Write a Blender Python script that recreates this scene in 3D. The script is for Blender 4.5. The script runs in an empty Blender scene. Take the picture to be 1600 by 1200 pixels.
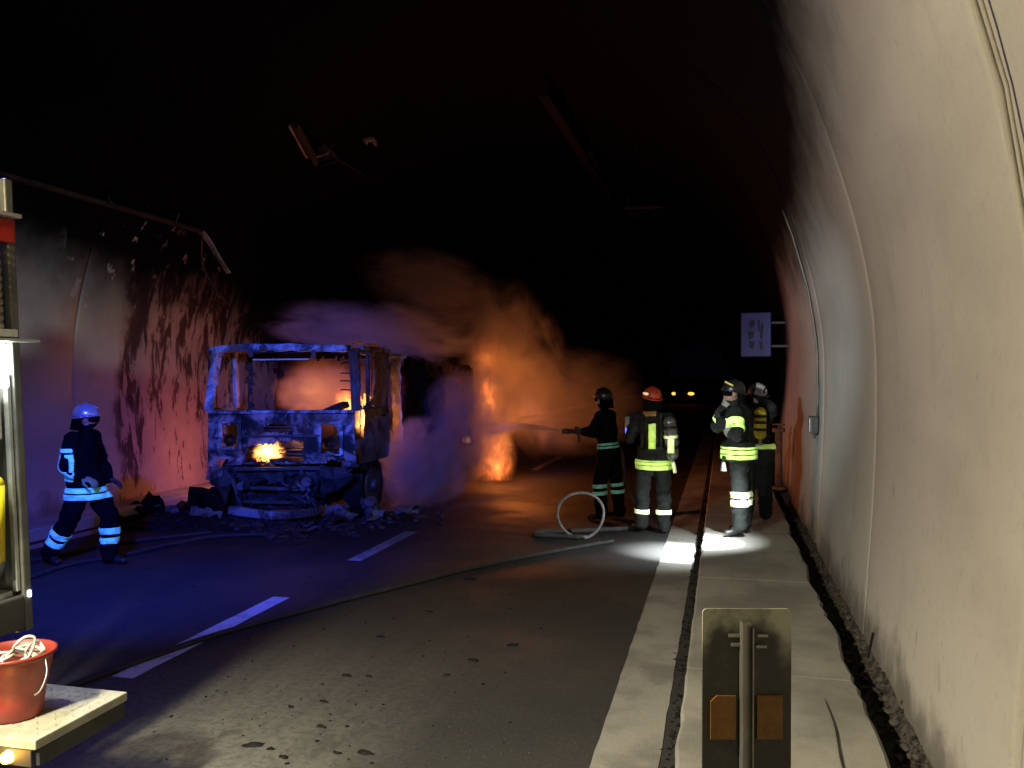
import bpy, bmesh, math, random
from mathutils import Vector, Matrix, noise

random.seed(7)
SC = bpy.context.scene
COL = SC.collection
R = math.radians

# ------------------------------------------------------------------ camera
YAW = 13.84
H_EYE = 2.0
FPX = 1340.0
cam_d = bpy.data.cameras.new('camera')
cam = bpy.data.objects.new('camera', cam_d)
COL.objects.link(cam)
cam.location = (0, 0, H_EYE)
cam.rotation_euler = (R(90 - 0.64), 0, R(YAW))
cam_d.sensor_width = 36.0
cam_d.lens = 36.0 * FPX / 1600.0
cam_d.clip_end = 600
cam_d.dof.use_dof = False
SC.camera = cam

# ------------------------------------------------------------------ world: night, almost no sky light
W = bpy.data.worlds.new('World')
SC.world = W
W.use_nodes = True
bgn = W.node_tree.nodes['Background']
bgn.inputs[0].default_value = (0.25, 0.35, 0.8, 1)
bgn.inputs[1].default_value = 0.0012
SC.view_settings.view_transform = 'Standard'
SC.view_settings.look = 'None'
SC.view_settings.exposure = 0
SC.view_settings.gamma = 1
SC.view_settings.use_curve_mapping = False
cy = SC.cycles
cy.volume_step_rate = 1.0
cy.volume_max_steps = 96
cy.volume_bounces = 1
cy.max_bounces = 6
cy.diffuse_bounces = 3
cy.glossy_bounces = 2
cy.transparent_max_bounces = 16
cy.sample_clamp_indirect = 3.0
cy.use_denoising = True


def lamp(name, typ, loc, col, power, radius=0.1, target=None, spot=None, blend=0.5, size=None, parent=None):
    d = bpy.data.lights.new(name, typ)
    d.color = col
    d.energy = power
    if typ == 'AREA':
        d.shape = 'RECTANGLE'
        d.size, d.size_y = size
    else:
        d.shadow_soft_size = radius
    if typ == 'SPOT':
        d.spot_size = R(spot)
        d.spot_blend = blend
    o = bpy.data.objects.new(name, d)
    COL.objects.link(o)
    o.location = loc
    if target is not None:
        o.rotation_euler = (Vector(target) - Vector(loc)).to_track_quat('-Z', 'Y').to_euler()
    return o


# warm side scene lamps on the engine's flank, shining across the carriageway onto the wall
lamp('work_lamp', 'AREA', (-3.02, 1.3, 3.0), (1.0, 0.85, 0.52), 240, target=(1.05, 3.4, 1.2), size=(0.5, 0.18))
lamp('work_lamp', 'SPOT', (-3.0, 0.4, 3.05), (0.97, 0.95, 0.70), 1250, 0.12, (-1.9, 3.2, 0.0), 72, 1.0)
# added cool white spots, no lamp seen there, brightening the crew and the walls
lamp('fill_spot', 'SPOT', (-2.6, -1.0, 3.0), (0.80, 0.93, 1.0), 150, 0.08, (0.3, 10.3, 1.2), 13, 1.0)
lamp('fill_spot', 'SPOT', (-3.0, 0.2, 3.1), (0.74, 0.92, 1.0), 2600, 0.10, (1.0, 10.6, 2.1), 21, 1.0)
lamp('fill_spot', 'SPOT', (-2.9, -1.2, 3.5), (0.80, 0.97, 1.0), 1700, 0.10, (-8.9, 8.6, 2.0), 34, 1.0)
# blue beacons on the engine roof
lamp('beacon_lamp', 'SPOT', (-3.9, 3.3, 3.2), (0.04, 0.07, 1.0), 2300, 0.09, (-5.8, 8.6, 0.0), 60, 1.0)
lamp('beacon_lamp', 'SPOT', (-4.9, 3.3, 3.2), (0.06, 0.12, 1.0), 4300, 0.09, (-6.1, 11.5, 1.55), 27, 0.7)
lamp('beacon_lamp', 'POINT', (-3.6, 3.6, 3.2), (0.14, 0.12, 1.0), 85, 0.09)
lamp('beacon_lamp', 'SPOT', (-3.6, 3.6, 3.2), (0.12, 0.08, 1.0), 500, 0.09, (0.7, 15.6, 2.4), 15, 0.9)
lamp('beacon_lamp', 'SPOT', (-3.9, 3.3, 3.2), (0.06, 0.13, 1.0), 3600, 0.09, (-4.3, 12.8, 0.9), 17, 0.9)
# the fires
FIRE = (1.0, 0.24, 0.045)
lamp('fire_light', 'POINT', (-3.9, 15.6, 1.0), FIRE, 215, 0.45)
lamp('fire_light', 'POINT', (-4.2, 16.9, 2.2), FIRE, 75, 0.9)
lamp('fire_light', 'POINT', (-7.55, 12.4, 0.7), (1.0, 0.24, 0.085), 42, 0.3)
lamp('fire_light', 'POINT', (-5.5, 11.95, 1.45), (1.0, 0.24, 0.04), 60, 0.15)
lamp('fire_light', 'POINT', (-6.15, 11.6, 0.95), (1.0, 0.35, 0.10), 14, 0.12)
# torch of the second firefighter on the walkway, pointing down at the kerb
lamp('torch_light', 'SPOT', (0.42, 9.42, 1.15), (0.86, 0.95, 1.0), 3300, 0.02, (-0.34, 9.72, 0.0), 46, 0.9)
lamp('torch_light', 'SPOT', (0.42, 9.42, 1.15), (0.86, 0.95, 1.0), 260, 0.02, (-0.60, 9.9, 0.0), 92, 1.0)
# added warm spill on the shutter, then the lamp inside the engine's open locker
lamp('work_lamp', 'POINT', (-2.98, 2.75, 2.98), (1.0, 0.85, 0.5), 3.5, 0.04)
lamp('locker_light', 'AREA', (-3.22, 3.0, 2.12), (0.92, 1.0, 0.94), 14, target=(-3.1, 2.95, 0.6), size=(0.08, 0.4))

# ------------------------------------------------------------------ helpers
CA, SA = math.cos(R(YAW)), math.sin(R(YAW))
UV0 = (1130.0, 585.0)


def at(u, v, z=0.0, D=None):
    """world point seen at photo pixel (u, v), at height z, or at depth D"""
    if D is None:
        D = FPX * (H_EYE - z) / (v - UV0[1])
    else:
        z = H_EYE - (v - UV0[1]) * D / FPX
    X = (u - UV0[0]) * D * CA / FPX
    Y = (D + X * SA) / CA
    return Vector((X, Y, z))


def new_obj(name, mesh, mat=None, parent=None, smooth=False):
    o = bpy.data.objects.new(name, mesh)
    COL.objects.link(o)
    if mat is not None:
        for m in (mat if isinstance(mat, (list, tuple)) else [mat]):
            mesh.materials.append(m)
    if parent is not None:
        o.parent = parent
    if smooth:
        for p in mesh.polygons:
            p.use_smooth = True
    return o


def from_bm(name, bm, mat=None, parent=None, smooth=False):
    me = bpy.data.meshes.new(name)
    bmesh.ops.recalc_face_normals(bm, faces=bm.faces)
    bm.to_mesh(me)
    bm.free()
    return new_obj(name, me, mat, parent, smooth)


def tag(o, label=None, cat=None, group=None, kind=None):
    if label: o['label'] = label
    if cat: o['category'] = cat
    if group: o['group'] = group
    if kind: o['kind'] = kind
    return o


def empty(name, loc, rz=0.0):
    o = bpy.data.objects.new(name, None)
    COL.objects.link(o)
    o.empty_display_size = 0.1
    o.location = loc
    o.rotation_euler = (0, 0, rz)
    return o


def add_box(bm, c, s, rot=None, bev=0.0, mi=0):
    r = bmesh.ops.create_cube(bm, size=1.0)
    vs = r['verts']
    M = Matrix.Diagonal((s[0], s[1], s[2], 1))
    if rot is not None:
        M = rot.to_4x4() @ M
    M = Matrix.Translation(c) @ M
    bmesh.ops.transform(bm, matrix=M, verts=vs)
    fs = {f for v in vs for f in v.link_faces}
    for f in fs: f.material_index = mi
    if bev > 0:
        es = list({e for v in vs for e in v.link_edges})
        bmesh.ops.bevel(bm, geom=es, offset=bev, segments=2, affect='EDGES', profile=0.6)


def box_between(bm, p, q, w, h, up=Vector((0, 0, 1)), bev=0.0, mi=0):
    p, q = Vector(p), Vector(q)
    d = q - p
    L = d.length
    y = d.normalized()
    x = y.cross(up)
    if x.length < 1e-4: x = Vector((1, 0, 0))
    x.normalize()
    z = x.cross(y)
    M = Matrix((x, y, z)).transposed()
    add_box(bm, (p + q) / 2, (w, L, h), M, bev, mi)


def add_cone(bm, p, q, r0, r1, seg=16, caps=True, mi=0):
    p, q = Vector(p), Vector(q)
    d = q - p
    M = Matrix.Translation((p + q) / 2) @ d.to_track_quat('Z', 'Y').to_matrix().to_4x4()
    r = bmesh.ops.create_cone(bm, cap_ends=caps, segments=seg, radius1=r0, radius2=r1, depth=d.length, matrix=M)
    for f in {f for v in r['verts'] for f in v.link_faces}: f.material_index = mi


def add_ell(bm, c, r, rot=None, u=16, v=10):
    M = Matrix.Translation(c)
    if rot is not None: M = M @ rot.to_4x4()
    M = M @ Matrix.Diagonal((r[0], r[1], r[2], 1))
    bmesh.ops.create_uvsphere(bm, u_segments=u, v_segments=v, radius=1.0, matrix=M)


def add_tube(bm, pts, r, seg=8, rf=None):
    pts = [Vector(p) for p in pts]
    rings = []
    n = len(pts)
    for i, p in enumerate(pts):
        t = (pts[min(i + 1, n - 1)] - pts[max(i - 1, 0)]).normalized()
        a = t.cross(Vector((0, 0, 1)))
        if a.length < 0.05: a = t.cross(Vector((0, 1, 0)))
        a.normalize()
        b = t.cross(a)
        rr = rf(i / (n - 1)) if rf else r
        rings.append([bm.verts.new(p + (a * math.cos(k * 2 * math.pi / seg) + b * math.sin(k * 2 * math.pi / seg)) * rr) for k in range(seg)])
    for A, B in zip(rings, rings[1:]):
        for k in range(seg):
            bm.faces.new((A[k], A[(k + 1) % seg], B[(k + 1) % seg], B[k]))
    bm.faces.new(rings[0]); bm.faces.new(list(reversed(rings[-1])))


def spline(pts, n=8, closed=False):
    P = [Vector(p) for p in pts]
    out = []
    N = len(P)
    rng = range(N) if closed else range(N - 1)
    for i in rng:
        if closed:
            a, b, c, d = P[i - 1], P[i], P[(i + 1) % N], P[(i + 2) % N]
        else:
            a, b, c, d = P[max(i - 1, 0)], P[i], P[i + 1], P[min(i + 2, N - 1)]
        for k in range(n):
            t = k / n
            out.append(0.5 * ((2 * b) + (c - a) * t + (2 * a - 5 * b + 4 * c - d) * t * t + (3 * b - a - 3 * c + d) * t ** 3))
    if not closed: out.append(P[-1])
    return out


# ------------------------------------------------------------------ materials
class NT:
    def __init__(s, name):
        s.m = bpy.data.materials.new(name)
        s.m.use_nodes = True
        s.t = s.m.node_tree
        s.b = s.t.nodes['Principled BSDF']
        s.out = s.t.nodes['Material Output']

    def n(s, typ, **kw):
        nd = s.t.nodes.new(typ)
        for k, v in kw.items():
            if k.startswith('i_'):
                nd.inputs[int(k[2:]) if k[2:].isdigit() else k[2:].replace('_', ' ')].default_value = v
            else:
                setattr(nd, k, v)
        return nd

    def l(s, a, b):
        s.t.links.new(a, b)

    def val(s, a, nd, i):
        if isinstance(a, (int, float)): nd.inputs[i].default_value = a
        else: s.l(a, nd.inputs[i])

    def math(s, op, a, b=0.0, c=None, clamp=False):
        nd = s.n('ShaderNodeMath', operation=op, use_clamp=clamp)
        s.val(a, nd, 0); s.val(b, nd, 1)
        if c is not None: s.val(c, nd, 2)
        return nd.outputs[0]

    def coord(s, kind='Object'):
        return s.n('ShaderNodeTexCoord').outputs[kind]

    def pos(s):
        return s.n('ShaderNodeNewGeometry').outputs['Position']

    def xyz(s, v):
        nd = s.n('ShaderNodeSeparateXYZ'); s.l(v, nd.inputs[0])
        return nd.outputs[0], nd.outputs[1], nd.outputs[2]

    def mapping(s, v, scale=(1, 1, 1), loc=(0, 0, 0), rot=(0, 0, 0)):
        nd = s.n('ShaderNodeMapping')
        s.l(v, nd.inputs[0])
        nd.inputs['Scale'].default_value = scale
        nd.inputs['Location'].default_value = loc
        nd.inputs['Rotation'].default_value = rot
        return nd.outputs[0]

    def noise(s, v, scale=5, detail=4, rough=0.55, dist=0.0):
        nd = s.n('ShaderNodeTexNoise')
        s.l(v, nd.inputs['Vector'])
        nd.inputs['Scale'].default_value = scale
        nd.inputs['Detail'].default_value = detail
        nd.inputs['Roughness'].default_value = rough
        nd.inputs['Distortion'].default_value = dist
        return nd.outputs['Fac']

    def smooth(s, x, a, b):
        nd = s.n('ShaderNodeMapRange', interpolation_type='SMOOTHSTEP')
        s.val(x, nd, 0)
        nd.inputs[1].default_value = a; nd.inputs[2].default_value = b
        nd.inputs[3].default_value = 0; nd.inputs[4].default_value = 1
        return nd.outputs[0]

    def mix(s, f, a, b):
        nd = s.n('ShaderNodeMix', data_type='RGBA')
        s.val(f, nd, 0)
        for v, i in ((a, 6), (b, 7)):
            if isinstance(v, tuple): nd.inputs[i].default_value = (*v[:3], 1)
            else: s.l(v, nd.inputs[i])
        return nd.outputs[2]

    def bump(s, h, strength=0.3, dist=0.02):
        nd = s.n('ShaderNodeBump')
        nd.inputs['Strength'].default_value = strength
        nd.inputs['Distance'].default_value = dist
        s.l(h, nd.inputs['Height'])
        s.l(nd.outputs[0], s.b.inputs['Normal'])

    def base(s, c):
        if isinstance(c, tuple): s.b.inputs['Base Color'].default_value = (*c[:3], 1)
        else: s.l(c, s.b.inputs['Base Color'])

    def set(s, **kw):
        for k, v in kw.items():
            s.b.inputs[k.replace('_', ' ')].default_value = v


def simple(name, c, rough=0.6, metal=0.0, var=0.35, scale=8.0, bump=0.15, bd=0.004, dirt=None):
    t = NT(name)
    p = t.coord()
    f = t.noise(p, scale, 5, 0.6)
    f2 = t.smooth(f, 0.35, 0.68)
    d = dirt or tuple(x * (1 - var) for x in c)
    t.base(t.mix(f2, d, c))
    t.set(Roughness=rough, Metallic=metal)
    t.bump(t.noise(p, scale * 6, 3), bump, bd)
    return t.m


def emis(name, c, s):
    t = NT(name)
    t.base((0.02, 0.02, 0.02))
    t.b.inputs['Emission Color'].default_value = (*c, 1)
    t.b.inputs['Emission Strength'].default_value = s
    return t.m


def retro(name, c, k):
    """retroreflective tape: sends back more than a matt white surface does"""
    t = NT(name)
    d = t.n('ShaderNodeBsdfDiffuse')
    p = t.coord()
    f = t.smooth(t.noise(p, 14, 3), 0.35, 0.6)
    col = t.mix(f, tuple(x * k * 0.6 for x in c), tuple(x * k for x in c))  # colour brighter than white stands in for the light thrown back
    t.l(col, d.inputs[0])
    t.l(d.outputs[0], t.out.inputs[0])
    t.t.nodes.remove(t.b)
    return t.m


def concrete_lining():
    t = NT('tunnel_concrete')
    p = t.pos()
    x, y, z = t.xyz(p)
    n1 = t.noise(t.mapping(p, (1, 0.35, 1)), 0.55, 4, 0.55)          # big clouds
    n2 = t.noise(p, 2.3, 6, 0.62)
    nf = t.noise(p, 38, 3, 0.6)
    streak = t.noise(t.mapping(p, (1, 2.6, 0.22)), 1.6, 4, 0.55)     # stains that run down
    base = t.mix(t.smooth(n1, 0.35, 0.65), (0.33, 0.315, 0.285), (0.45, 0.43, 0.385))
    base = t.mix(t.math('MULTIPLY', t.smooth(n2, 0.52, 0.76), 0.22), base, (0.24, 0.225, 0.20))
    base = t.mix(t.math('MULTIPLY', t.smooth(streak, 0.54, 0.76), 0.16), base, (0.22, 0.21, 0.19))
    # grubby splash band at the foot of the wall
    foot = t.smooth(t.math('ADD', z, t.math('MULTIPLY', n2, -0.9)), 0.0, -0.35)
    base = t.mix(t.math('MULTIPLY', foot, 0.75), base, (0.085, 0.075, 0.062))
    base = t.mix(t.math('MULTIPLY', t.smooth(t.noise(p, 17, 4, .7), .52, .72), .22), base, (0.22, 0.21, 0.19))
    # chips and small dark marks
    chips = t.smooth(t.noise(t.mapping(p, (1, 1, 0.5)), 5.5, 2, 0.5), 0.745, 0.78)
    base = t.mix(t.math('MULTIPLY', chips, 0.4), base, (0.12, 0.11, 0.10))
    # the wall behind and beside the wreck: paint baked to a pinkish grey, flaking off in dark runs
    left = t.smooth(x, -3.0, -5.0)
    jx = t.math('ADD', y, t.math('MULTIPLY', t.noise(p, 1.1, 4, 0.6), 0.7))
    zone = t.math('MULTIPLY', left, t.smooth(jx, 11.15, 11.40))
    run = t.noise(t.mapping(p, (1, 2.1, 0.62)), 2.0, 6, 0.66, 0.5)
    run2 = t.noise(t.mapping(p, (1, 3.4, 1.0)), 2.6, 4, 0.6)
    edge = t.math('MULTIPLY', t.smooth(jx, 12.0, 11.35), 0.10)
    rr = t.math('ADD', t.math('ADD', run, edge), t.math('MULTIPLY', t.math('SUBTRACT', z, 1.5), 0.042))
    flake = t.math('ADD', t.math('MULTIPLY', t.smooth(rr, 0.53, 0.57), .6), t.math('MULTIPLY', t.smooth(rr, 0.47, 0.64), .4))
    flake = t.math('MAXIMUM', flake, t.math('MULTIPLY', t.smooth(run2, 0.60, 0.66), 0.8))
    burnt = t.mix(flake, t.mix(n2, (0.44, 0.36, 0.35), (0.22, 0.17, 0.17)), (0.060, 0.038, 0.042))
    base = t.mix(zone, base, burnt)
    # soot: settles on the crown, thickens towards the fire; its dark also stands in for fading light
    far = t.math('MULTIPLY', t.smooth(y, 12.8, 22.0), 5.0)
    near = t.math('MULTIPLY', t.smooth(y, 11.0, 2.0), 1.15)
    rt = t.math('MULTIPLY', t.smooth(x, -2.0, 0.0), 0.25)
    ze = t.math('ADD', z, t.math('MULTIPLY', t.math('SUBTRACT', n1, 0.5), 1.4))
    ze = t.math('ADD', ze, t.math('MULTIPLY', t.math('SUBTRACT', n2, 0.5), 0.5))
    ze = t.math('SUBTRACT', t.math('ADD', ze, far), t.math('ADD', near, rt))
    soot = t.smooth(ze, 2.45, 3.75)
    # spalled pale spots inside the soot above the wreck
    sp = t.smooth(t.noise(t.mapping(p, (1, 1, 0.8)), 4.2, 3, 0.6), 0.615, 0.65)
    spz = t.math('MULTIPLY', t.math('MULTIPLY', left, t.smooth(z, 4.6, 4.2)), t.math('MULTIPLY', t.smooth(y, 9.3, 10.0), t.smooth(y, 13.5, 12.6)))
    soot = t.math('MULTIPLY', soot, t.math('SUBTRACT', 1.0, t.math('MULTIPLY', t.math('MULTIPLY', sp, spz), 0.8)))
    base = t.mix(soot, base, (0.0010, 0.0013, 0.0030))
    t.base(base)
    t.set(Roughness=0.9)
    t.b.inputs['Specular IOR Level'].default_value = 0.08
    h = t.math('ADD', t.math('MULTIPLY', n2, 0.25), t.math('MULTIPLY', nf, 0.14))
    pit = t.smooth(t.noise(p, 16, 2, .5), .66, .72)
    h = t.math('SUBTRACT', h, t.math('MULTIPLY', pit, .12))
    h = t.math('SUBTRACT', h, t.math('MULTIPLY', t.math('MULTIPLY', flake, zone), 0.25))
    t.bump(h, 0.35, 0.03)
    return t.m


def asphalt():
    t = NT('asphalt')
    p = t.pos()
    x, y, z = t.xyz(p)
    big = t.noise(p, 0.45, 4, 0.55)
    mid = t.noise(t.mapping(p, (1, 0.35, 1)), 1.9, 5, 0.6)
    fine = t.noise(p, 60, 3, 0.7)
    tr = t.noise(t.mapping(p, (5.0, 0.10, 1)), 1.2, 4, 0.6)         # long tyre streaks
    c = t.mix(t.smooth(big, 0.3, 0.7), (0.034, 0.033, 0.032), (0.054, 0.052, 0.048))
    # paler towards the near end, over the middle of the carriageway
    xe = t.math('ADD', x, t.math('MULTIPLY', t.math('SUBTRACT', mid, 0.5), 1.0))
    pale_mask = t.math('MULTIPLY', t.smooth(xe, -1.5, -2.5), t.smooth(t.math('ADD', y, t.math('MULTIPLY', mid, 2.0)), 7.6, 3.4))
    c = t.mix(t.math('MULTIPLY', pale_mask, t.math('ADD', 0.35, t.math('MULTIPLY', mid, 0.8))), c, (0.25, 0.24, 0.195))
    c = t.mix(t.math('MULTIPLY', t.smooth(tr, 0.45, 0.75), 0.35), c, (0.035, 0.034, 0.033))
    # charred ground round the wreck, its dark carried on over the road as painted shade
    ch = t.smooth(t.math('ADD', t.math('ADD', y, t.math('MULTIPLY', x, -0.35)), t.math('MULTIPLY', mid, 1.6)), 10.3, 12.2)
    ch = t.math('MULTIPLY', ch, t.smooth(x, -0.6, -1.4))
    c = t.mix(t.math('MULTIPLY', ch, 0.93), c, (0.011, 0.010, 0.011))
    gr = t.noise(p, 21, 5, 0.75)
    c = t.mix(t.math('MULTIPLY', t.smooth(gr, 0.42, 0.66), .5), c, (0.030, 0.029, 0.026))
    pt = t.smooth(t.noise(t.mapping(p, (1, .5, 1)), 3.2, 4, .65), .56, .66)
    c = t.mix(t.math('MULTIPLY', pt, .45), c, (0.040, 0.038, 0.035))
    c = t.mix(t.smooth(fine, 0.60, 0.76), c, (0.17, 0.165, 0.15))
    t.base(c)
    t.b.inputs['Specular IOR Level'].default_value = 0.14
    wet = t.smooth(big, 0.42, 0.6)
    ro = t.math('SUBTRACT', 0.86, t.math('MULTIPLY', wet, 0.22))
    t.l(ro, t.b.inputs['Roughness'])
    t.bump(t.math('ADD', fine, t.math('MULTIPLY', mid, 0.6)), 0.45, 0.006)
    return t.m


def dirty(name, c, d, scale=1.5, rough=0.85, lo=0.4, hi=0.65):
    t = NT(name)
    p = t.pos()
    a = t.noise(p, scale, 6, 0.62)
    b = t.noise(t.mapping(p, (3.5, 0.3, 1)), scale, 4, 0.6)
    f = t.noise(p, 55, 3)
    col = t.mix(t.smooth(a, lo, hi), c, d)
    col = t.mix(t.math('MULTIPLY', t.smooth(b, 0.5, 0.75), 0.55), col, d)
    col = t.mix(t.math('MULTIPLY', t.smooth(f, 0.6, 0.8), 0.4), col, tuple(v * 0.5 for v in d))
    t.base(col)
    t.set(Roughness=rough)
    t.bump(t.math('ADD', f, t.math('MULTIPLY', a, 1.5)), 0.4, 0.006)
    return t.m


def burnt_metal(name, ash=(0.34, 0.33, 0.34), char=(0.022, 0.020, 0.021), rust=(0.10, 0.045, 0.025), lo=0.42, hi=0.56, scale=3.5):
    t = NT(name)
    p = t.coord()
    a = t.noise(p, scale, 6, 0.68, 0.5)
    b = t.noise(p, scale * 0.7, 4, 0.6)
    c = t.mix(t.smooth(a, lo, hi), ash, char)
    c = t.mix(t.math('MULTIPLY', t.smooth(b, 0.5, 0.66), 0.7), c, rust)
    f = t.noise(p, 45, 4, 0.7)
    c = t.mix(t.math('MULTIPLY', t.smooth(f, 0.55, 0.7), 0.5), c, char)
    t.base(c)
    t.set(Roughness=0.62, Metallic=0.25)
    t.bump(t.math('ADD', a, t.math('MULTIPLY', f, 0.3)), 0.6, 0.02)
    return t.m


M = {}
M['lining'] = concrete_lining()
M['asphalt'] = asphalt()
M['edge_paint'] = dirty('edge_line_paint', (0.29, 0.275, 0.24), (0.17, 0.16, 0.14), 1.6)
M['lane_paint'] = dirty('lane_line_paint', (0.66, 0.66, 0.64), (0.42, 0.41, 0.39), 3.0, 0.7, 0.5, 0.75)
_t = NT('lane_line_paint_sooty')
_p = _t.pos(); _x, _y, _z = _t.xyz(_p)
_a = _t.noise(_p, 5, 5, .65)
_c = _t.mix(_t.smooth(_a, .5, .72), (0.62, 0.62, 0.60), (0.30, 0.29, 0.27))
_c = _t.mix(_t.smooth(_t.math('ADD', _y, _t.math('MULTIPLY', _a, 1.5)), 8.2, 10.6), _c, (0.10, 0.10, 0.10))
_t.base(_c); _t.set(Roughness=.8); _t.bump(_t.noise(_p, 70, 3), .3, .003)
M['lane_paint'] = _t.m
M['slab'] = dirty('walkway_concrete', (0.33, 0.315, 0.27), (0.20, 0.19, 0.165), 1.1)
M['trench'] = dirty('trench_dirt', (0.030, 0.026, 0.022), (0.014, 0.012, 0.011), 6)
M['rubble'] = dirty('rubble_crumbs', (0.085, 0.073, 0.058), (0.022, 0.019, 0.016), 14, lo=0.42, hi=0.6)
M['char'] = simple('charred', (0.02, 0.018, 0.018), 0.9, var=0.6, scale=14, bump=0.6, bd=0.01)
_b = M['char'].node_tree.nodes['Principled BSDF']; _b.inputs['Specular IOR Level'].default_value = 0.1
M['wreck'] = burnt_metal('burnt_cab_metal', (0.27, 0.27, 0.29), (0.016, 0.016, 0.018), lo=0.42, hi=0.56, scale=2.6)
M['wreck_dark'] = burnt_metal('burnt_dark_metal', (0.055, 0.055, 0.06), lo=0.33, hi=0.52)
M['wreck_pale'] = burnt_metal('burnt_pale_metal', (0.36, 0.36, 0.34), (0.07, 0.065, 0.06), lo=0.52, hi=0.7)
M['wreck_side'] = burnt_metal('burnt_side_metal', (0.13, 0.14, 0.14), (0.02, 0.02, 0.02), lo=0.45, hi=0.68)
M['steel'] = simple('galvanised_steel', (0.45, 0.45, 0.43), 0.42, 0.85, 0.3, 6)
M['dark_paint'] = simple('dark_grey_paint', (0.05, 0.05, 0.047), 0.5, 0, 0.4, 5)
M['frame_grey'] = simple('locker_frame_grey', (0.16, 0.16, 0.14), 0.4, 0.3, 0.4, 5)
M['alu'] = simple('brushed_aluminium', (0.62, 0.64, 0.60), 0.35, 0.6, 0.25, 10)
M['shutter'] = simple('shutter_slats', (0.50, 0.48, 0.36), 0.5, 0.3, 0.3, 10)
M['red'] = simple('engine_red', (0.45, 0.025, 0.015), 0.35, 0, 0.3, 4)
M['white'] = simple('white_plastic', (0.7, 0.7, 0.68), 0.5, 0, 0.25, 6)
M['bucket'] = simple('bucket_red', (0.27, 0.030, 0.018), 0.45, 0, 0.30, 7)
M['rope'] = simple('cream_rope', (0.62, 0.56, 0.47), 0.8, 0, 0.3, 30)
M['hose'] = simple('hose_canvas', (0.040, 0.038, 0.036), 0.85, 0, 0.4, 12)
M['hose_pale'] = simple('hose_pale_side', (0.20, 0.19, 0.17), 0.8, 0, 0.45, 9)
M['rubber'] = simple('rubber', (0.018, 0.018, 0.018), 0.75, 0, 0.3, 10)
M['yellow'] = simple('yellow_cylinder', (0.75, 0.62, 0.02), 0.4, 0, 0.2, 8)
M['led'] = emis('locker_led', (0.92, 1.0, 0.97), 25)
M['amber'] = emis('amber_lamp', (1.0, 0.50, 0.05), 26)
M['blue_glass'] = emis('beacon_glass', (0.03, 0.08, 1.0), 6)
M['far_lamp'] = emis('far_headlamp', (1.0, 0.22, 0.03), 5)
M['white_lamp'] = emis('torch_lens', (0.9, 0.97, 1.0), 8)
M['blue_led'] = emis('blue_gauge_light', (0.14, 0.16, 1.0), 2.2)
M['skin'] = simple('skin', (0.42, 0.22, 0.15), 0.55, 0, 0.15, 6)
M['navy'] = simple('navy_firesuit', (0.005, 0.005, 0.007), 0.85, 0, 0.3, 6, 0.4, 0.006)
M['black_suit'] = simple('charcoal_firesuit', (0.035, 0.039, 0.037), 0.85, 0, 0.35, 6, 0.4, 0.006)
for _k in ('navy', 'black_suit'):
    _b = M[_k].node_tree.nodes['Principled BSDF']
    _b.inputs['Specular IOR Level'].default_value = 0.06
    _b.inputs['Roughness'].default_value = 0.95
M['boot'] = simple('black_boots', (0.015, 0.014, 0.013), 0.5, 0, 0.3, 8)
M['glove_pale'] = simple('pale_glove', (0.45, 0.44, 0.38), 0.8, 0, 0.3, 10)
M['glove_dark'] = simple('dark_glove', (0.05, 0.05, 0.045), 0.8, 0, 0.3, 10)
M['helmet_silver'] = simple('silver_helmet', (0.62, 0.62, 0.66), 0.25, 0.5, 0.25, 5)
M['helmet_black'] = simple('black_helmet', (0.02, 0.02, 0.02), 0.3, 0, 0.3, 5)
M['helmet_orange'] = simple('orange_helmet', (0.72, 0.09, 0.03), 0.35, 0, 0.25, 5)
M['visor'] = simple('dark_visor', (0.012, 0.012, 0.014), 0.12, 0, 0.2, 3, 0.02)
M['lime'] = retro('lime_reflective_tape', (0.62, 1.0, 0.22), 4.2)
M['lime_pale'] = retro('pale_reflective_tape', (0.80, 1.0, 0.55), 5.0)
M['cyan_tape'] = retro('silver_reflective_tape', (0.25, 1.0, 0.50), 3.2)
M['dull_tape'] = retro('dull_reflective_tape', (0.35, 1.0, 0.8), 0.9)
M['orange_refl'] = simple('amber_reflector', (0.22, 0.10, 0.018), 0.35, 0, 0.25, 40, 0.5, 0.002)
M['tank'] = simple('breathing_cylinder', (0.34, 0.36, 0.35), 0.3, 0.5, 0.35, 6)


def plate_mat():
    t = NT('sooty_plate')
    p = t.coord()
    x, y, z = t.xyz(p)
    a = t.noise(p, 9, 5, 0.6)
    ax = t.math('ABSOLUTE', t.math('ADD', x, 0.012))
    rim = t.math('ADD', t.math('ADD', t.smooth(ax, 0.045, 0.115), t.smooth(z, -0.10, 0.0)), t.math('MULTIPLY', t.math('SUBTRACT', a, 0.5), 2.2))
    top = t.smooth(z, -0.20, -0.02)
    f = t.math('MULTIPLY', t.smooth(rim, 0.5, 1.35), top)
    c = t.mix(f, (0.040, 0.042, 0.040), (0.40, 0.40, 0.32))
    c = t.mix(t.math('MULTIPLY', t.smooth(t.noise(p, 30, 4, .7), .5, .7), .4), c, (0.09, 0.09, 0.085))
    t.base(c)
    t.set(Roughness=0.55)
    t.bump(t.noise(p, 90, 3), 0.2, 0.002)
    return t.m


M['plate'] = plate_mat()

# ------------------------------------------------------------------ tunnel lining
XC = -3.80
PROF = [(0.0, 4.80), (0.6, 4.84), (1.2, 4.875), (1.8, 4.89), (2.4, 4.87), (3.0, 4.77), (3.6, 4.60), (4.2, 4.38),
        (4.7, 4.13), (5.2, 3.78), (5.7, 3.27), (6.1, 2.70), (6.4, 2.10), (6.65, 1.35), (6.78, 0.65), (6.82, 0.0)]


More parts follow.
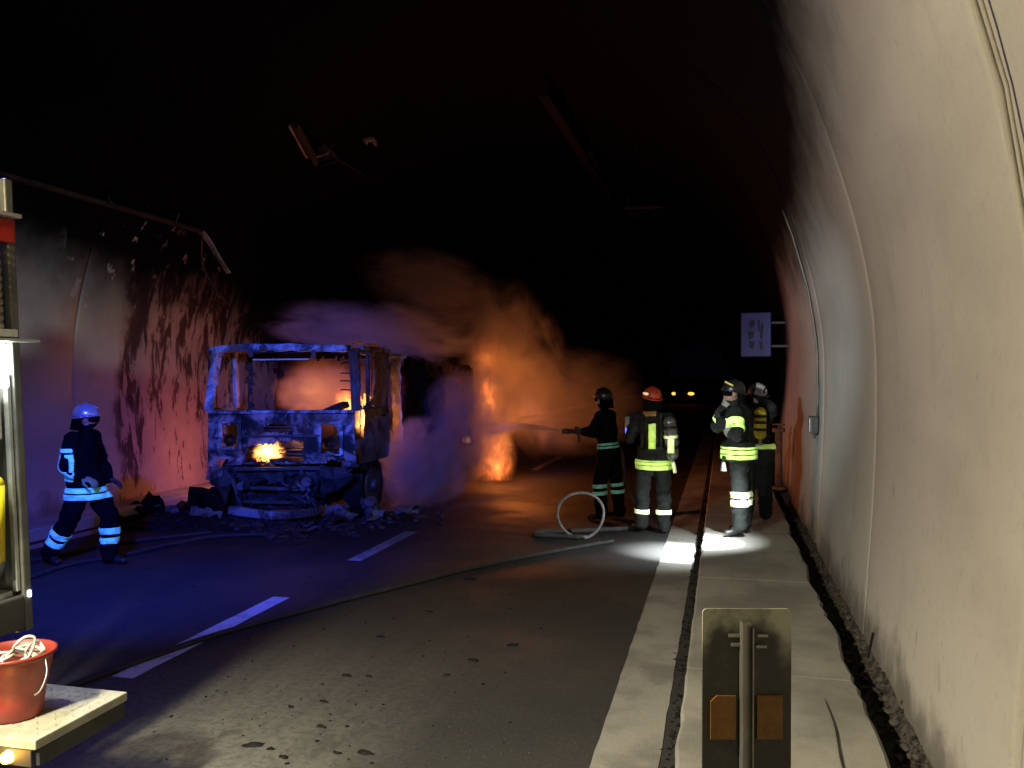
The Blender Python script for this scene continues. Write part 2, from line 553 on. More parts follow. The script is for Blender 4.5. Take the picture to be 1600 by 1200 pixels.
def half_width(z):
    for (z0, w0), (z1, w1) in zip(PROF, PROF[1:]):
        if z <= z1:
            return w0 + (w1 - w0) * (z - z0) / (z1 - z0)
    return 0.0


def profile(off=0.0):
    right = [(w, z) for z, w in PROF]
    pts = [Vector((w, 0, z)) for w, z in right] + [Vector((-w, 0, z)) for w, z in reversed(right[:-1])]
    pts = spline(pts, 3)
    out = []
    for p in pts:
        n = Vector((p.x, 0, max(p.z - 2.0, 0) * 0.9)).normalized()
        q = p + n * off
        out.append((XC + q.x, q.z if p.z > 0.01 else p.z))
    return out


tunnel = tag(empty('tunnel_lining', (0, 0, 0)), None, None, None, 'structure')
joints = [-26, -19.5, -13, -6.6, 0.0, 3.45, 6.7, 10.0, 13.45, 20.0, 26.5, 33, 39.5, 46, 56, 66, 76, 90, 110, 140]
rng = random.Random(3)
for a, b in zip(joints, joints[1:]):
    off = rng.uniform(-0.012, 0.014)
    if a < 13 and b > 13: off = 0.0
    if a >= 13: off += 0.03
    if a == 10.0: off = -0.012
    bm = bmesh.new()
    rows = []
    ny = 10 if b - a < 8 else 6
    ys = [a + 0.004, a + 0.05] + [a + (b - a) * k / ny for k in range(1, ny)] + [b - 0.05, b - 0.004]
    for k, yv in enumerate(ys):
        lip = 0.008 if k in (0, len(ys) - 1) else 0.0
        row = []
        for (px, pz) in profile(off + lip):
            w = 0.012 * noise.noise(Vector((px * 0.6, yv * 0.5, pz * 0.6))) if 0 < k < len(ys) - 1 else 0
            row.append(bm.verts.new((px + w, yv, pz)))
        rows.append(row)
    rows = [[bm.verts.new((px, a + 0.004, pz)) for px, pz in profile(off + 0.14)]] + rows + [[bm.verts.new((px, b - 0.004, pz)) for px, pz in profile(off + 0.14)]]
    for A, B in zip(rows, rows[1:]):
        for k in range(len(A) - 1):
            bm.faces.new((A[k], A[k + 1], B[k + 1], B[k]))
    o = from_bm('lining_section', bm, M['lining'], tunnel, True)
# dark joint filler behind the gaps: a slightly larger shell
bm = bmesh.new()
rows = []
for yv in (-26, 0, 40, 140):
    rows.append([bm.verts.new((px, yv, pz)) for px, pz in profile(0.16)])
for A, B in zip(rows, rows[1:]):
    for k in range(len(A) - 1):
        bm.faces.new((A[k], A[k + 1], B[k + 1], B[k]))
tag(from_bm('joint_filler', bm, M['trench'], tunnel, True), None, None, None, 'stuff')

# ------------------------------------------------------------------ road, markings, walkways
def sheet(name, x0, x1, y0, y1, z, mat, nx=1, nyy=1, parent=None):
    bm = bmesh.new()
    g = [[bm.verts.new((x0 + (x1 - x0) * i / nx, y0 + (y1 - y0) * j / nyy, z)) for i in range(nx + 1)] for j in range(nyy + 1)]
    for j in range(nyy):
        for i in range(nx):
            bm.faces.new((g[j][i], g[j][i + 1], g[j + 1][i + 1], g[j + 1][i]))
    return from_bm(name, bm, mat, parent)


tag(sheet('ground', -60, 60, -80, 400, -0.16, M['trench']), kind='structure')
tag(sheet('road', -8.05, -0.225, -26, 140, 0.0, M['asphalt']), kind='structure')
marks = tag(empty('road_markings', (0, 0, 0)), kind='structure')


def marking(name, x0, x1, y0, y1, mat, wob=0.006, seed=0, skew=0.0):
    bm = bmesh.new()
    n = max(4, int((y1 - y0) / 0.12))
    n = min(n, 260)
    L, Rr = [], []
    for k in range(n + 1):
        yv = y0 + (y1 - y0) * k / n
        L.append(bm.verts.new((x0 + skew * (yv - y0) + wob * noise.noise(Vector((yv * 5, seed, 0))), yv, 0.004)))
        Rr.append(bm.verts.new((x1 + skew * (yv - y0) + wob * noise.noise(Vector((yv * 5, seed, 9))), yv, 0.004)))
    for k in range(n):
        bm.faces.new((L[k], Rr[k], Rr[k + 1], L[k + 1]))
    return from_bm(name, bm, mat, marks)


marking('edge_line', -0.655, -0.315, -26, 12.5, M['edge_paint'], 0.012, 1)
marking('edge_line', -0.655, -0.315, 12.5, 90, M['edge_paint'], 0.012, 2)
for (ya, yb) in [(4.85, 6.95), (8.5, 10.25), (-2.0, 1.3), (17.5, 20.5), (26.5, 29.5), (35.5, 38.5), (44.5, 47.5)]:
    marking('lane_dash', -3.92, -3.76, ya, yb, M['lane_paint'], 0.008, ya)
marking('edge_line', -7.85, -7.65, -26, 9.6, M['edge_paint'], 0.012, 3)

walk = tag(empty('pavement', (0, 0, 0)), kind='structure')
rng = random.Random(11)
yv = -12.0
nslab = 0
while yv < 60:
    L = 2.5
    bm = bmesh.new()
    # each slab: chamfered kerb nose at x=-0.22, uneven edge over the trench
    n = 24 if yv < 16 else 6
    rows = []
    dz = rng.uniform(-0.003, 0.003)
    for k in range(n + 1):
        y = yv + 0.006 + (L - 0.012) * k / n
        e = 0.013 * noise.noise(Vector((y * 4, 5, 0))) + 0.006 * noise.noise(Vector((y * 17, 5, 0)))
        e2 = 0.045 * noise.noise(Vector((y * 1.3, 8, 0))) + 0.02 * noise.noise(Vector((y * 9, 8, 0)))
        rows.append([bm.verts.new((x, y, z)) for x, z in ((-0.222, -0.05), (-0.222 + e, 0.02), (-0.222 + e, 0.128), (-0.205 + e, 0.15 + dz), (0.25, 0.152 + dz), (0.765 + e2, 0.15 + dz), (0.785 + e2, 0.13), (0.78, -0.1))])
    for A, B in zip(rows, rows[1:]):
        for k in range(len(A) - 1):
            bm.faces.new((A[k], A[k + 1], B[k + 1], B[k]))
    bm.faces.new(rows[0]); bm.faces.new(list(reversed(rows[-1])))
    from_bm('slab', bm, M['slab'], walk)
    yv += L
# open crack along a slab
bm = bmesh.new()
cp = spline([(0.545, 3.35, 0.1535), (0.565, 3.9, 0.1535), (0.553, 4.3, 0.1535), (0.575, 4.75, 0.1535), (0.565, 5.15, 0.1535)], 6)
pv = None
for i, p in enumerate(cp):
    t = i / (len(cp) - 1)
    w = 0.0075 * (math.sin(t * math.pi) ** 0.6) * (0.6 + 0.6 * abs(noise.noise(Vector((i * 0.9, 0, 0))))) + 0.0006
    a, b = bm.verts.new(p + Vector((-w, 0, 0.001))), bm.verts.new(p + Vector((w, 0, 0.001)))
    if pv: bm.faces.new((pv[0], pv[1], b, a))
    pv = (a, b)
from_bm('crack', bm, M['trench'], walk)
bm = bmesh.new()
rows = []
n = 200
for k in range(n + 1):
    y = -26 + 100 * k / n
    rows.append([bm.verts.new((x, y, z)) for x, z in ((-9.0, 0.15), (-8.02, 0.15), (-8.0, 0.13), (-8.0, -0.05))])
for A, B in zip(rows, rows[1:]):
    for k in range(3):
        bm.faces.new((A[k], A[k + 1], B[k + 1], B[k]))
tag(from_bm('kerb', bm, M['slab']), kind='structure')

# rubble, dirt crumbs
def crumbs(name, n, f, mat, seed, label, lumps=(0.006, 0.03)):
    rg = random.Random(seed)
    bm = bmesh.new()
    for i in range(n):
        p, s = f(rg)
        r = bmesh.ops.create_icosphere(bm, subdivisions=1, radius=1.0)
        sc = Vector((rg.uniform(0.6, 1.6), rg.uniform(0.6, 1.6), rg.uniform(0.35, 0.9))) * s
        rot = Matrix.Rotation(rg.uniform(0, 6.28), 4, 'Z')
        for v in r['verts']:
            v.co = v.co * (1 + 0.35 * noise.noise(v.co * 2 + Vector((i, 0, 0))))
        bmesh.ops.transform(bm, verts=r['verts'], matrix=Matrix.Translation(p) @ rot @ Matrix.Diagonal((*sc, 1)))
    return tag(from_bm(name, bm, mat), label, None, None, 'stuff')


def trench_pt(rg):
    y = 2.0 + 22 * rg.random() ** 1.7
    s = rg.uniform(0.008, 0.032)
    x = rg.triangular(0.84, 1.01, 0.985)
    return (x, y, -0.08 + max(0, (x - 0.86)) * 1.25 + rg.uniform(-0.02, 0.022)), s


crumbs('rubble', 800, trench_pt, M['rubble'], 4, 'crumbled dirt and mortar heaped along the open gutter under the wall')
def kerb_pt(rg):
    y = 1.5 + 16 * rg.random() ** 1.5
    return (-0.235 - abs(rg.gauss(0, 0.035)), y, 0.004), rg.uniform(0.004, 0.016)
crumbs('dirt', 420, kerb_pt, M['char'], 5, 'dark grit lying along the foot of the kerb')
def road_pt(rg):
    p = at(rg.uniform(230, 760), 900 + 290 * rg.random(), 0)
    g = Vector((rg.gauss(0, 0.25), rg.gauss(0, 0.35), 0))
    return (p.x + g.x, max(p.y + g.y, 2.4), 0.003), rg.choice([0.003, 0.004, 0.006, 0.009])
crumbs('grit', 190, road_pt, M['char'], 6, 'black crumbs of soot sprinkled over the grey carriageway')
# dirt berm under wall foot
bm = bmesh.new()
rows = []
for k in range(400):
    y = -10 + k * 0.14
    nn = noise.noise(Vector((y * 2.2, 0, 3))) * 0.03 + noise.noise(Vector((y * 9, 0, 3))) * 0.014
    rows.append([bm.verts.new(q) for q in ((0.79, y, -0.12), (0.86 + nn, y, -0.09), (0.94 + nn, y, 0.0 + nn), (0.995 + nn * 0.4, y, 0.09 + nn * 1.2), (1.07, y, 0.12 + nn))])
for A, B in zip(rows, rows[1:]):
    for k in range(4):
        bm.faces.new((A[k], A[k + 1], B[k + 1], B[k]))
tag(from_bm('mud', bm, M['rubble'], None, True), 'ragged bank of dirt between the open gutter and the wall', None, None, 'stuff')

# bigger charred scraps on the road
rg = random.Random(21)
SCRAP = ['forked flat', 'curled', 'long thin', 'flat, in the dark band', 'flattest and farthest in the dark band', 'oval', 'tiny, beside the oval one', 'small, at the edge of the dark band', 'small lone', 'small, beside the lone one', 'faint, near the diagonal hose', 'broad faint, near the diagonal hose', 'tiny, right by the forked one', 'faint oval', 'small, below the curled one', 'small, at the very bottom edge']
for si, (u, v, L) in enumerate([(395, 1167, .13), (500, 1138, .07), (570, 1180, .10), (740, 1034, .12), (802, 1010, .10), (540, 1058, .09), (575, 1059, .05), (697, 1057, .05), (505, 1099, .07), (453, 1107, .05), (670, 957, .08), (735, 906, .14), (420, 1174, .05), (595, 997, .09), (525, 1180, .06), (440, 1186, .07)]):
    p = at(u, v)
    bm = bmesh.new()
    nseg = 9
    ring = []
    for k in range(nseg):
        a = k / nseg * 6.283
        rr = L * (0.55 + 0.45 * rg.random())
        ring.append(Vector((math.cos(a) * rr * 0.62, math.sin(a) * rr * 0.30, 0)))
    top = [bm.verts.new((q.x * 0.8, q.y * 0.75, 0.004 + 0.007 * rg.random())) for q in ring]
    bot = [bm.verts.new((q.x, q.y, 0.0)) for q in ring]
    c = bm.verts.new((0, 0, 0.008 + 0.008 * rg.random()))
    for k in range(nseg):
        j = (k + 1) % nseg
        bm.faces.new((top[k], top[j], c)); bm.faces.new((bot[k], bot[j], top[j], top[k]))
    o = from_bm('charred_scrap', bm, M['char'])
    o.location = (p.x, p.y, 0.001)
    o.rotation_euler = (0, 0, rg.uniform(-0.5, 0.5))
    tag(o, 'charred black scrap on the grey carriageway, ' + SCRAP[si].replace('right by', 'close to'), 'scrap', 'charred scraps scattered on the road')

# ------------------------------------------------------------------ wall cable with junction box, wall scar, ceiling fixtures
def wall_x(z, side=1, off=0.0):
    return XC + side * (half_width(z) + off)


bx = empty('junction_box', (1.035, 10.42, 1.42))
tag(bx, 'small grey junction box at the lower end of the cable on the pale wall', 'junction box')
bm = bmesh.new(); add_box(bm, (-0.02, 0, 0), (0.09, 0.16, 0.20), None, 0.012)
from_bm('housing', bm, M['dark_paint'], bx)
bm = bmesh.new(); add_box(bm, (-0.07, 0, 0.0), (0.012, 0.13, 0.16), None, 0.004)
from_bm('lid', bm, M['steel'], bx)
bm = bmesh.new(); add_cone(bm, (-0.02, -0.04, -0.10), (-0.02, -0.04, -0.15), 0.016, 0.016)
from_bm('gland', bm, M['dark_paint'], bx)
bm = bmesh.new()
add_tube(bm, [(wall_x(z, 1, -0.028), 10.42 + 0.03 * math.sin(z), z) for z in [1.5 + 0.15 * k for k in range(17)]], 0.013)
tag(from_bm('wall_cable', bm, M['frame_grey'], None, True), 'thin cable running up the pale wall from the junction box', 'cable')
for k, (yy, rr_) in enumerate(((3.30, .008), (3.37, .013))):
    bm = bmesh.new()
    add_tube(bm, [(wall_x(z_, 1, -.02), yy + .01 * math.sin(z_ * 3 + k), z_) for z_ in [2.1 + .15 * q for q in range(24)]], rr_, 8)
    tag(from_bm('wall_cable', bm, M['slab'], None, True), ('thin' if k == 0 else 'thick') + ' cable arching up the beige wall at the upper corner beside the ring joint', 'cable')
# grey vent plate at the frame edge
p = at(1604, 790, D=3.02)
pt = empty('wall_plate', (wall_x(p.z, 1, -0.01), p.y, p.z))
tag(pt, 'round grey plate on the beige wall at the edge of the picture', 'plate')
bm = bmesh.new(); add_cone(bm, (0.02, 0, 0), (-0.015, 0, 0), 0.075, 0.068, 28)
from_bm('disc', bm, M['dark_paint'], pt, True)
bm = bmesh.new(); add_cone(bm, (-0.012, 0, 0), (-0.024, 0, 0), 0.02, 0.018, 14)
from_bm('bolt', bm, M['steel'], pt, True)
# a rusty pin sticking from the wall foot
bm = bmesh.new(); add_tube(bm, [at(1358, 1030, D=3.95), at(1362, 1010, D=3.97), at(1366, 990, D=4.0)], 0.006)
for v in bm.verts: v.co.x -= 0.0
tag(from_bm('steel_pin', bm, M['char']), 'thin dark steel pin standing out of the dirt at the wall foot', 'pin')

# cable tray on left wall
def tray(name, pts, w, h, mat, label, group=None, cat='cable tray'):
    e = empty(name, pts[0]); o = Vector(pts[0])
    bm = bmesh.new()
    for a, b in zip(pts, pts[1:]):
        box_between(bm, Vector(a) - o, Vector(b) - o, w, 0.012)
    from_bm('tray_base', bm, mat, e)
    for s in (-1, 1):
        bm = bmesh.new()
        for a, b in zip(pts, pts[1:]):
            d = (Vector(b) - Vector(a)).normalized(); x = d.cross(Vector((0, 0, 1))).normalized()
            box_between(bm, Vector(a) - o + x * s * w / 2 + Vector((0, 0, h / 2)), Vector(b) - o + x * s * w / 2 + Vector((0, 0, h / 2)), 0.012, h)
        from_bm('tray_side', bm, mat, e)
    n = 0
    for a, b in zip(pts, pts[1:]):
        a, b = Vector(a), Vector(b)
        for k in range(int((b - a).length / 1.6)):
            q = a.lerp(b, (k + 0.5) / max(1, int((b - a).length / 1.6)))
            bm = bmesh.new(); box_between(bm, q - o, q - o + Vector((0, 0, 0.28)), 0.025, 0.02)
            from_bm('hanger', bm, mat, e)
    return tag(e, label, cat, group)


tray('cable_tray', [(-8.12, 2.0, 4.32), (-8.10, 7.0, 4.30), (-8.08, 11.0, 4.27), (-8.02, 11.95, 4.24)], 0.09, 0.04, M['wreck_dark'],
     'long pale cable tray running along the sooty wall above the walking firefighter')
# its broken end, sagging down
e = empty('hanging_conduit', (-8.0, 11.98, 4.25))
tag(e, 'bent blue-lit conduit sagging from the broken end of the wall cable tray', 'conduit')
bm = bmesh.new()
pts = spline([(0, 0, 0), (0.06, 0.10, -0.12), (0.14, 0.22, -0.34), (0.26, 0.36, -0.62)], 6)
for a, b in zip(pts, pts[1:]): box_between(bm, a, b + (b - a) * 0.12, 0.14, 0.03)
from_bm('conduit_strip', bm, M['wreck_pale'], e)
bm = bmesh.new(); add_tube(bm, spline([(0.02, 0, -0.02), (-0.1, 0.2, -0.5), (0.05, 0.35, -0.9), (0.2, 0.5, -1.15)], 6), 0.012)
from_bm('loose_cable', bm, M['wreck_dark'], e)

tray('cable_tray', [(-2.8, 13.5, 6.45), (-2.8, 21.5, 6.45), (-2.75, 30, 6.45)], 0.16, 0.05, M['char'], 'sooty cable tray hanging under the crown of the tunnel, beside the bent lamp row')
tray('cable_tray', [(-1.5, 13.0, 6.38), (-1.5, 24, 6.38)], 0.14, 0.05, M['char'], 'sooty cable tray hanging under the vault towards the pale wall')


def fixture(loc, rot, L, mat, label, group):
    e = empty('ceiling_lamp', loc); e.rotation_euler = rot
    bm = bmesh.new()
    add_box(bm, (0, 0, 0.03), (0.34, L, 0.05), None, 0.01)
    from_bm('housing', bm, mat, e)
    for s in (-1, 1):
        bm = bmesh.new(); add_box(bm, (s * 0.17, 0, -0.02), (0.02, L, 0.10)); from_bm('side_flange', bm, mat, e)
    bm = bmesh.new(); add_cone(bm, (0, -L * 0.42, -0.02), (0, L * 0.42, -0.02), 0.022, 0.022, 10); from_bm('tube', bm, M['wreck_pale'], e)
    for s in (-1, 1):
        bm = bmesh.new(); box_between(bm, (0, s * L * 0.35, 0.05), (0, s * L * 0.35, 0.22), 0.03, 0.02); from_bm('hanger', bm, mat, e)
    return tag(e, label, 'ceiling lamp', group)


g = 'burnt ceiling lamps along the vault'
fixture(at(468, 222, D=14.2), (R(-14), R(28), R(6)), 1.3, M['wreck_dark'], 'pale burnt ceiling lamp tipped loose high above the wreck', g)
fixture(at(505, 242, D=15.0), (R(4), R(35), R(55)), 0.55, M['wreck_dark'], 'short broken end piece of the tipped ceiling lamp', g)
fixture(at(623, 328, D=20.0), (R(4), R(30), R(0)), 0.8, M['wreck_pale'], 'small burnt ceiling lamp far down the row behind the smoke', g)
fixture(at(572, 222, D=15.6), (R(4), R(0), R(10)), 0.22, M['wreck_pale'], 'tiny bluish lamp stub on the vault beside the tipped lamp', g)
fixture(at(920, 255, D=18.3), (0, 0, 0), 1.3, M['char'], 'burnt ceiling lamp under the crown beside the cable tray', g)
fixture(at(1012, 240, D=17.2), (0, 0, 0), 1.5, M['char'], 'sooty ceiling lamp closest to the pale wall', g)
# loose wire between the fixtures
bm = bmesh.new()
add_tube(bm, spline([at(515, 243, D=15.0), at(560, 268, D=16.5), at(595, 297, D=18.2), at(620, 325, D=19.9)], 6), 0.02)
tag(from_bm('loose_wire', bm, M['wreck_dark'], None, True), 'loose wire sagging between two burnt ceiling lamps', 'wire')
# cross bar sign gantry
e = empty('lane_signal', at(1008, 325, D=22.5))
tag(e, 'dark lane signal bar hanging crosswise under the vault', 'lane signal')
bm = bmesh.new(); add_box(bm, (0, 0, 0), (1.22, 0.10, 0.09), None, 0.015); from_bm('beam', bm, M['wreck_dark'], e)
for s in (-0.45, 0.45):
    bm = bmesh.new(); add_box(bm, (s, 0.05, 0.24), (0.05, 0.05, 0.40)); from_bm('hanger', bm, M['wreck_dark'], e)
for s in (-0.3, 0.3):
    bm = bmesh.new(); add_box(bm, (s, 0.02, -0.16), (0.34, 0.08, 0.22), None, 0.02); from_bm('signal_head', bm, M['char'], e)

# ------------------------------------------------------------------ wall sign
c = at(1181, 523, D=14.8)
sg = empty('wall_sign', c)
sg.rotation_euler = (0, 0, R(-3))
tag(sg, 'square blue-lit sign box with dark symbols bracketed off the wall above the crew', 'sign')
M['sign_face'] = simple('sign_face', (0.05, 0.05, 0.22), 0.5, 0, 0.3, 3)
M['sign_mark'] = simple('sign_marks', (0.015, 0.015, 0.04), 0.6, 0, 0.3, 9)
bm = bmesh.new(); add_box(bm, (0, 0, 0), (0.50, 0.12, 0.76), None, 0.015); from_bm('box', bm, M['sign_face'], sg)


def flat(bm, pts, y=-0.066, th=0.004):
    vs = [bm.verts.new((x, y, z)) for x, z in pts]
    f = bm.faces.new(vs)
    r = bmesh.ops.extrude_face_region(bm, geom=[f])
    for v in r['geom']:
        if isinstance(v, bmesh.types.BMVert): v.co.y -= th


bm = bmesh.new()
flat(bm, [(-0.10, 0.10), (-0.03, 0.14), (-0.02, 0.24), (-0.07, 0.27), (-0.12, 0.22)])
flat(bm, [(-0.14, 0.06), (-0.03, 0.05), (-0.05, -0.06), (-0.12, -0.08)])
flat(bm, [(-0.11, -0.11), (-0.02, -0.12), (-0.05, -0.26), (-0.12, -0.22)])
from_bm('figure_symbol', bm, M['sign_mark'], sg)
bm = bmesh.new()
flat(bm, [(0.02, 0.26), (0.06, 0.26), (0.075, 0.08), (0.045, 0.03)])
flat(bm, [(0.09, 0.22), (0.13, 0.16), (0.10, -0.10), (0.06, -0.04)])
flat(bm, [(0.05, -0.10), (0.10, -0.12), (0.115, -0.24), (0.07, -0.27)])
from_bm('arrow_symbol', bm, M['sign_mark'], sg)
for zq, xq in ((.2, .60), (-.2, .66)):
    bm = bmesh.new(); box_between(bm, (0.25, 0, zq), (xq, 0.0, zq), 0.04, 0.04); from_bm('bracket', bm, M['dark_paint'], sg)
# hanging equipment below, red cabinet on wall
hc = empty('standpipe', (0.86, 14.3, 0.15))
tag(hc, 'rusty hydrant standpipe glowing faintly at the wall foot behind the walkway crew', 'standpipe')
M['rust'] = simple('rusty_iron', (0.22, 0.09, 0.04), 0.8, 0, 0.6, 12, 0.6, 0.01)
bm = bmesh.new(); add_cone(bm, (0, 0, 0), (0, 0, .95), .055, .055, 16); from_bm('riser', bm, M['rust'], hc, True)
bm = bmesh.new(); add_cone(bm, (0, 0, .02), (0, 0, .06), .12, .12, 20); from_bm('flange', bm, M['rust'], hc)
bm = bmesh.new(); add_cone(bm, (0, 0, .93), (0, 0, .99), .10, .10, 20); from_bm('flange', bm, M['rust'], hc)
bm = bmesh.new(); add_tube(bm, spline([(0, 0, .70), (-.12, -.05, .70), (-.20, -.08, .58), (-.20, -.08, .42)], 6), .04, 12); from_bm('outlet', bm, M['rust'], hc, True)
bm = bmesh.new(); add_cone(bm, (-.20, -.08, .42), (-.20, -.08, .36), .055, .055, 16); from_bm('cap', bm, M['dark_paint'], hc, True)
bm = bmesh.new(); add_tube(bm, [(.09 * math.cos(k * .5236), .09 * math.sin(k * .5236), 1.05) for k in range(13)], .012, 6); add_cone(bm, (0, 0, .99), (0, 0, 1.05), .015, .015, 8); from_bm('handwheel', bm, M['rust'], hc, True)

# ------------------------------------------------------------------ burnt-out lorry
def P(u, v, Y):
    k = (u - 1130.0) * CA / FPX
    X = k * CA * Y / (1 + SA * k)
    D = -X * SA + Y * CA
    return Vector((X, Y, H_EYE - (v - 585.0) * D / FPX))


YF = 10.65
truck = empty('burnt_truck', (-5.89, YF, 0))
tag(truck, 'burnt-out lorry with a bare cab shell, empty windscreen and fire glowing through it', 'lorry')
TO = Vector((-5.89, YF, 0))


def tpart(name, bm, mat, parent=None, smooth=False):
    if parent is None:
        bmesh.ops.translate(bm, verts=bm.verts, vec=-TO)
        return from_bm(name, bm, mat, truck, smooth)
    bmesh.ops.translate(bm, verts=bm.verts, vec=-TO)
    return from_bm(name, bm, mat, parent, smooth)


def nz(x, y, z=0.0, s=1.0):
    return noise.noise(Vector((x * s, y * s, z)))


def ragged_panel(c00, c10, c11, c01, nx, nyy, holes, th=0.03, jit=0.012, warp=0.03, seed=0, edge=0.0):
    """a sheet between four corners, cells inside the (ragged) holes left out, then given thickness"""
    bm = bmesh.new()
    g = {}
    for j in range(nyy + 1):
        for i in range(nx + 1):
            s, t = i / nx, j / nyy
            p = c00 * (1 - s) * (1 - t) + c10 * s * (1 - t) + c11 * s * t + c01 * (1 - s) * t
            nrm = (c10 - c00).cross(c01 - c00).normalized()
            p = p + nrm * warp * noise.noise(p * 2.3 + Vector((seed, 0, 0))) + nrm * 0.3 * warp * noise.noise(p * 7 + Vector((seed, 0, 0)))
            p = p + Vector((nz(p.x, p.z, seed + 3, 9), 0, nz(p.x, p.z, seed + 7, 9))) * jit
            g[i, j] = p
    vs = {}
    def V(k):
        if k not in vs: vs[k] = bm.verts.new(g[k])
        return vs[k]
    for j in range(nyy):
        for i in range(nx):
            s, t = (i + 0.5) / nx, (j + 0.5) / nyy
            js = s + 0.030 * nz(i, j, seed, 0.55); jt = t + 0.05 * nz(i, j, seed + 20, 0.55)
            if any(a < js < b and c < jt < d for a, b, c, d in holes): continue
            if edge and (min(s, 1 - s, t, 1 - t) < edge * (0.5 + nz(i, j, seed + 5, 0.4))): continue
            bm.faces.new((V((i, j)), V((i + 1, j)), V((i + 1, j + 1)), V((i, j + 1))))
    bmesh.ops.solidify(bm, geom=list(bm.faces), thickness=th)
    return bm


# front panel below the windscreen
c00, c10, c11, c01 = P(322, 727, YF), P(557, 723, YF), P(553, 641, YF), P(326, 641, YF)
W_ = 557 - 322
hs = lambda a, b, va, vb: ((a - 322) / W_, (b - 322) / W_, (727 - vb) / 86.0, (727 - va) / 86.0)
holes = [hs(347, 371, 663, 700), hs(403, 434, 696, 722), hs(385, 403, 698, 722), hs(502, 530, 664, 708), hs(416, 455, 663, 676),
         hs(434, 474, 690, 724), hs(340, 356, 718, 730), hs(512, 540, 722, 730)]
fp = tpart('front_panel', ragged_panel(c00, c10, c11, c01, 104, 40, holes, 0.025, 0.010, 0.05, 1), M['wreck'])
# relief on the front panel: ridge strips, grille bars, headlight rims
bm = bmesh.new(); box_between(bm, P(326, 644, YF - .04), P(553, 643, YF - .04), 0.05, 0.045, bev=0.008); tpart('cowl_strip', bm, M['wreck'])
bm = bmesh.new(); box_between(bm, P(332, 684, YF - .03), P(346, 684, YF - .03), 0.03, 0.02); box_between(bm, P(372, 682, YF - .03), P(500, 681, YF - .03), 0.025, 0.03); tpart('trim_strip', bm, M['wreck_dark'])
for (ua, ub, va, vb) in [(344, 374, 660, 703), (499, 533, 661, 711)]:
    bm = bmesh.new()
    cs = [P(ua, va, YF - .03), P(ub, va, YF - .03), P(ub, vb, YF - .03), P(ua, vb, YF - .03)]
    for a, b in zip(cs, cs[1:] + cs[:1]): box_between(bm, a, b, 0.05, 0.022, bev=0.005)
    hl = tpart('headlight_housing', bm, M['wreck'])
    bm = bmesh.new()
    add_cone(bm, P((ua + ub) / 2, (va + vb) / 2 + 6, YF + .04), P((ua + ub) / 2, (va + vb) / 2 + 6, YF + .12), 0.085, 0.03, 16, False)
    tpart('reflector', bm, M['char'], hl)
for v in (667, 672):
    bm = bmesh.new(); box_between(bm, P(414, v, YF - .01), P(457, v, YF - .01), 0.02, 0.012); tpart('grille_bar', bm, M['wreck_dark'])
for v in (696, 703, 709):
    bm = bmesh.new(); box_between(bm, P(436, v, YF - .01), P(476, v + 1, YF - .01), 0.02, 0.014); tpart('grille_bar', bm, M['wreck_dark'])
# roof beam, pillars
rf = bmesh.new()
pts = [P(338, 550, YF + .10), P(350, 545, YF + .06), P(420, 543, YF + .03), P(490, 543, YF + .03), P(545, 545, YF + .05)]
sp = spline(pts, 6)
for a, b in zip(sp, sp[1:]): box_between(rf, a, b + (b - a) * 0.08, 0.13, 0.10, bev=0.012)
bmv = rf.verts
for v in bmv: v.co += Vector((0, 0, 0.02 * nz(v.co.x, v.co.z, 4, 6)))
roofb = tpart('roof_beam', rf, M['wreck'])
for u in (392, 490):
    bm = bmesh.new(); add_box(bm, P(u, 552, YF - .05), (0.06, 0.03, 0.10), None, 0.008); tpart('marker_lamp_bracket', bm, M['wreck_dark'], roofb)
bm = bmesh.new(); box_between(bm, P(396, 562, YF + .1), P(484, 561, YF + .1), 0.03, 0.018); tpart('sun_visor_rail', bm, M['wreck_pale'])
bm = bmesh.new()
box_between(bm, P(326, 642, YF), P(332, 600, YF + .02), 0.10, 0.12, bev=0.01); box_between(bm, P(332, 602, YF + .02), P(340, 549, YF + .10), 0.09, 0.11, bev=0.01)
tpart('windscreen_pillar', bm, M['wreck'])
bm = bmesh.new()
box_between(bm, P(556, 642, YF), P(555, 600, YF + .02), 0.10, 0.13, bev=0.01); box_between(bm, P(555, 602, YF + .02), P(551, 546, YF + .08), 0.09, 0.12, bev=0.01)
tpart('windscreen_pillar', bm, M['wreck_dark'])
# cab sides (x = left and right), doors with window openings
XR, XL = -4.74, -7.03
YB = 11.72          # rear of the cab


def side_panel(x, seed, holes, mat, z0=0.80, z1=2.36, th=0.03, y0=YF + .03, y1=YB):
    return ragged_panel(Vector((x, y0, z0)), Vector((x, y1, z0)), Vector((x, y1, z1)), Vector((x, y0, z1)), 60, 54, holes, th, 0.008, 0.04, seed)


sd = side_panel(XR, 5, [(0.03, 0.14, 0.36, 0.46), (0.05, 0.34, 0.51, 0.945), (0.37, 0.44, 0.55, 0.93), (0.04, 0.15, 0.18, 0.40)], M['wreck_dark'])
for v in sd.verts:
    pass
dr = tpart('side_panel', sd, M['wreck_side'])
bm = bmesh.new(); box_between(bm, (XR - .01, YF + .34, 1.56), (XR - .01, YF + .33, 2.30), 0.04, 0.05); tpart('window_post', bm, M['wreck_dark'], dr)
bm = bmesh.new(); box_between(bm, (XR + .02, YF + .12, 1.54), (XR + .02, YF + .85, 1.54), 0.04, 0.03); tpart('window_sill', bm, M['wreck_dark'], dr)
bm = bmesh.new(); add_box(bm, (XR + .035, YF + .80, 1.42), (0.02, 0.14, 0.03), None, 0.005); tpart('door_handle', bm, M['char'], dr)
dl = tpart('side_panel', side_panel(XL, 9, [(0.07, 0.40, 0.47, 0.94), (0.5, 0.9, 0.5, 0.9)], M['wreck']), M['wreck'])
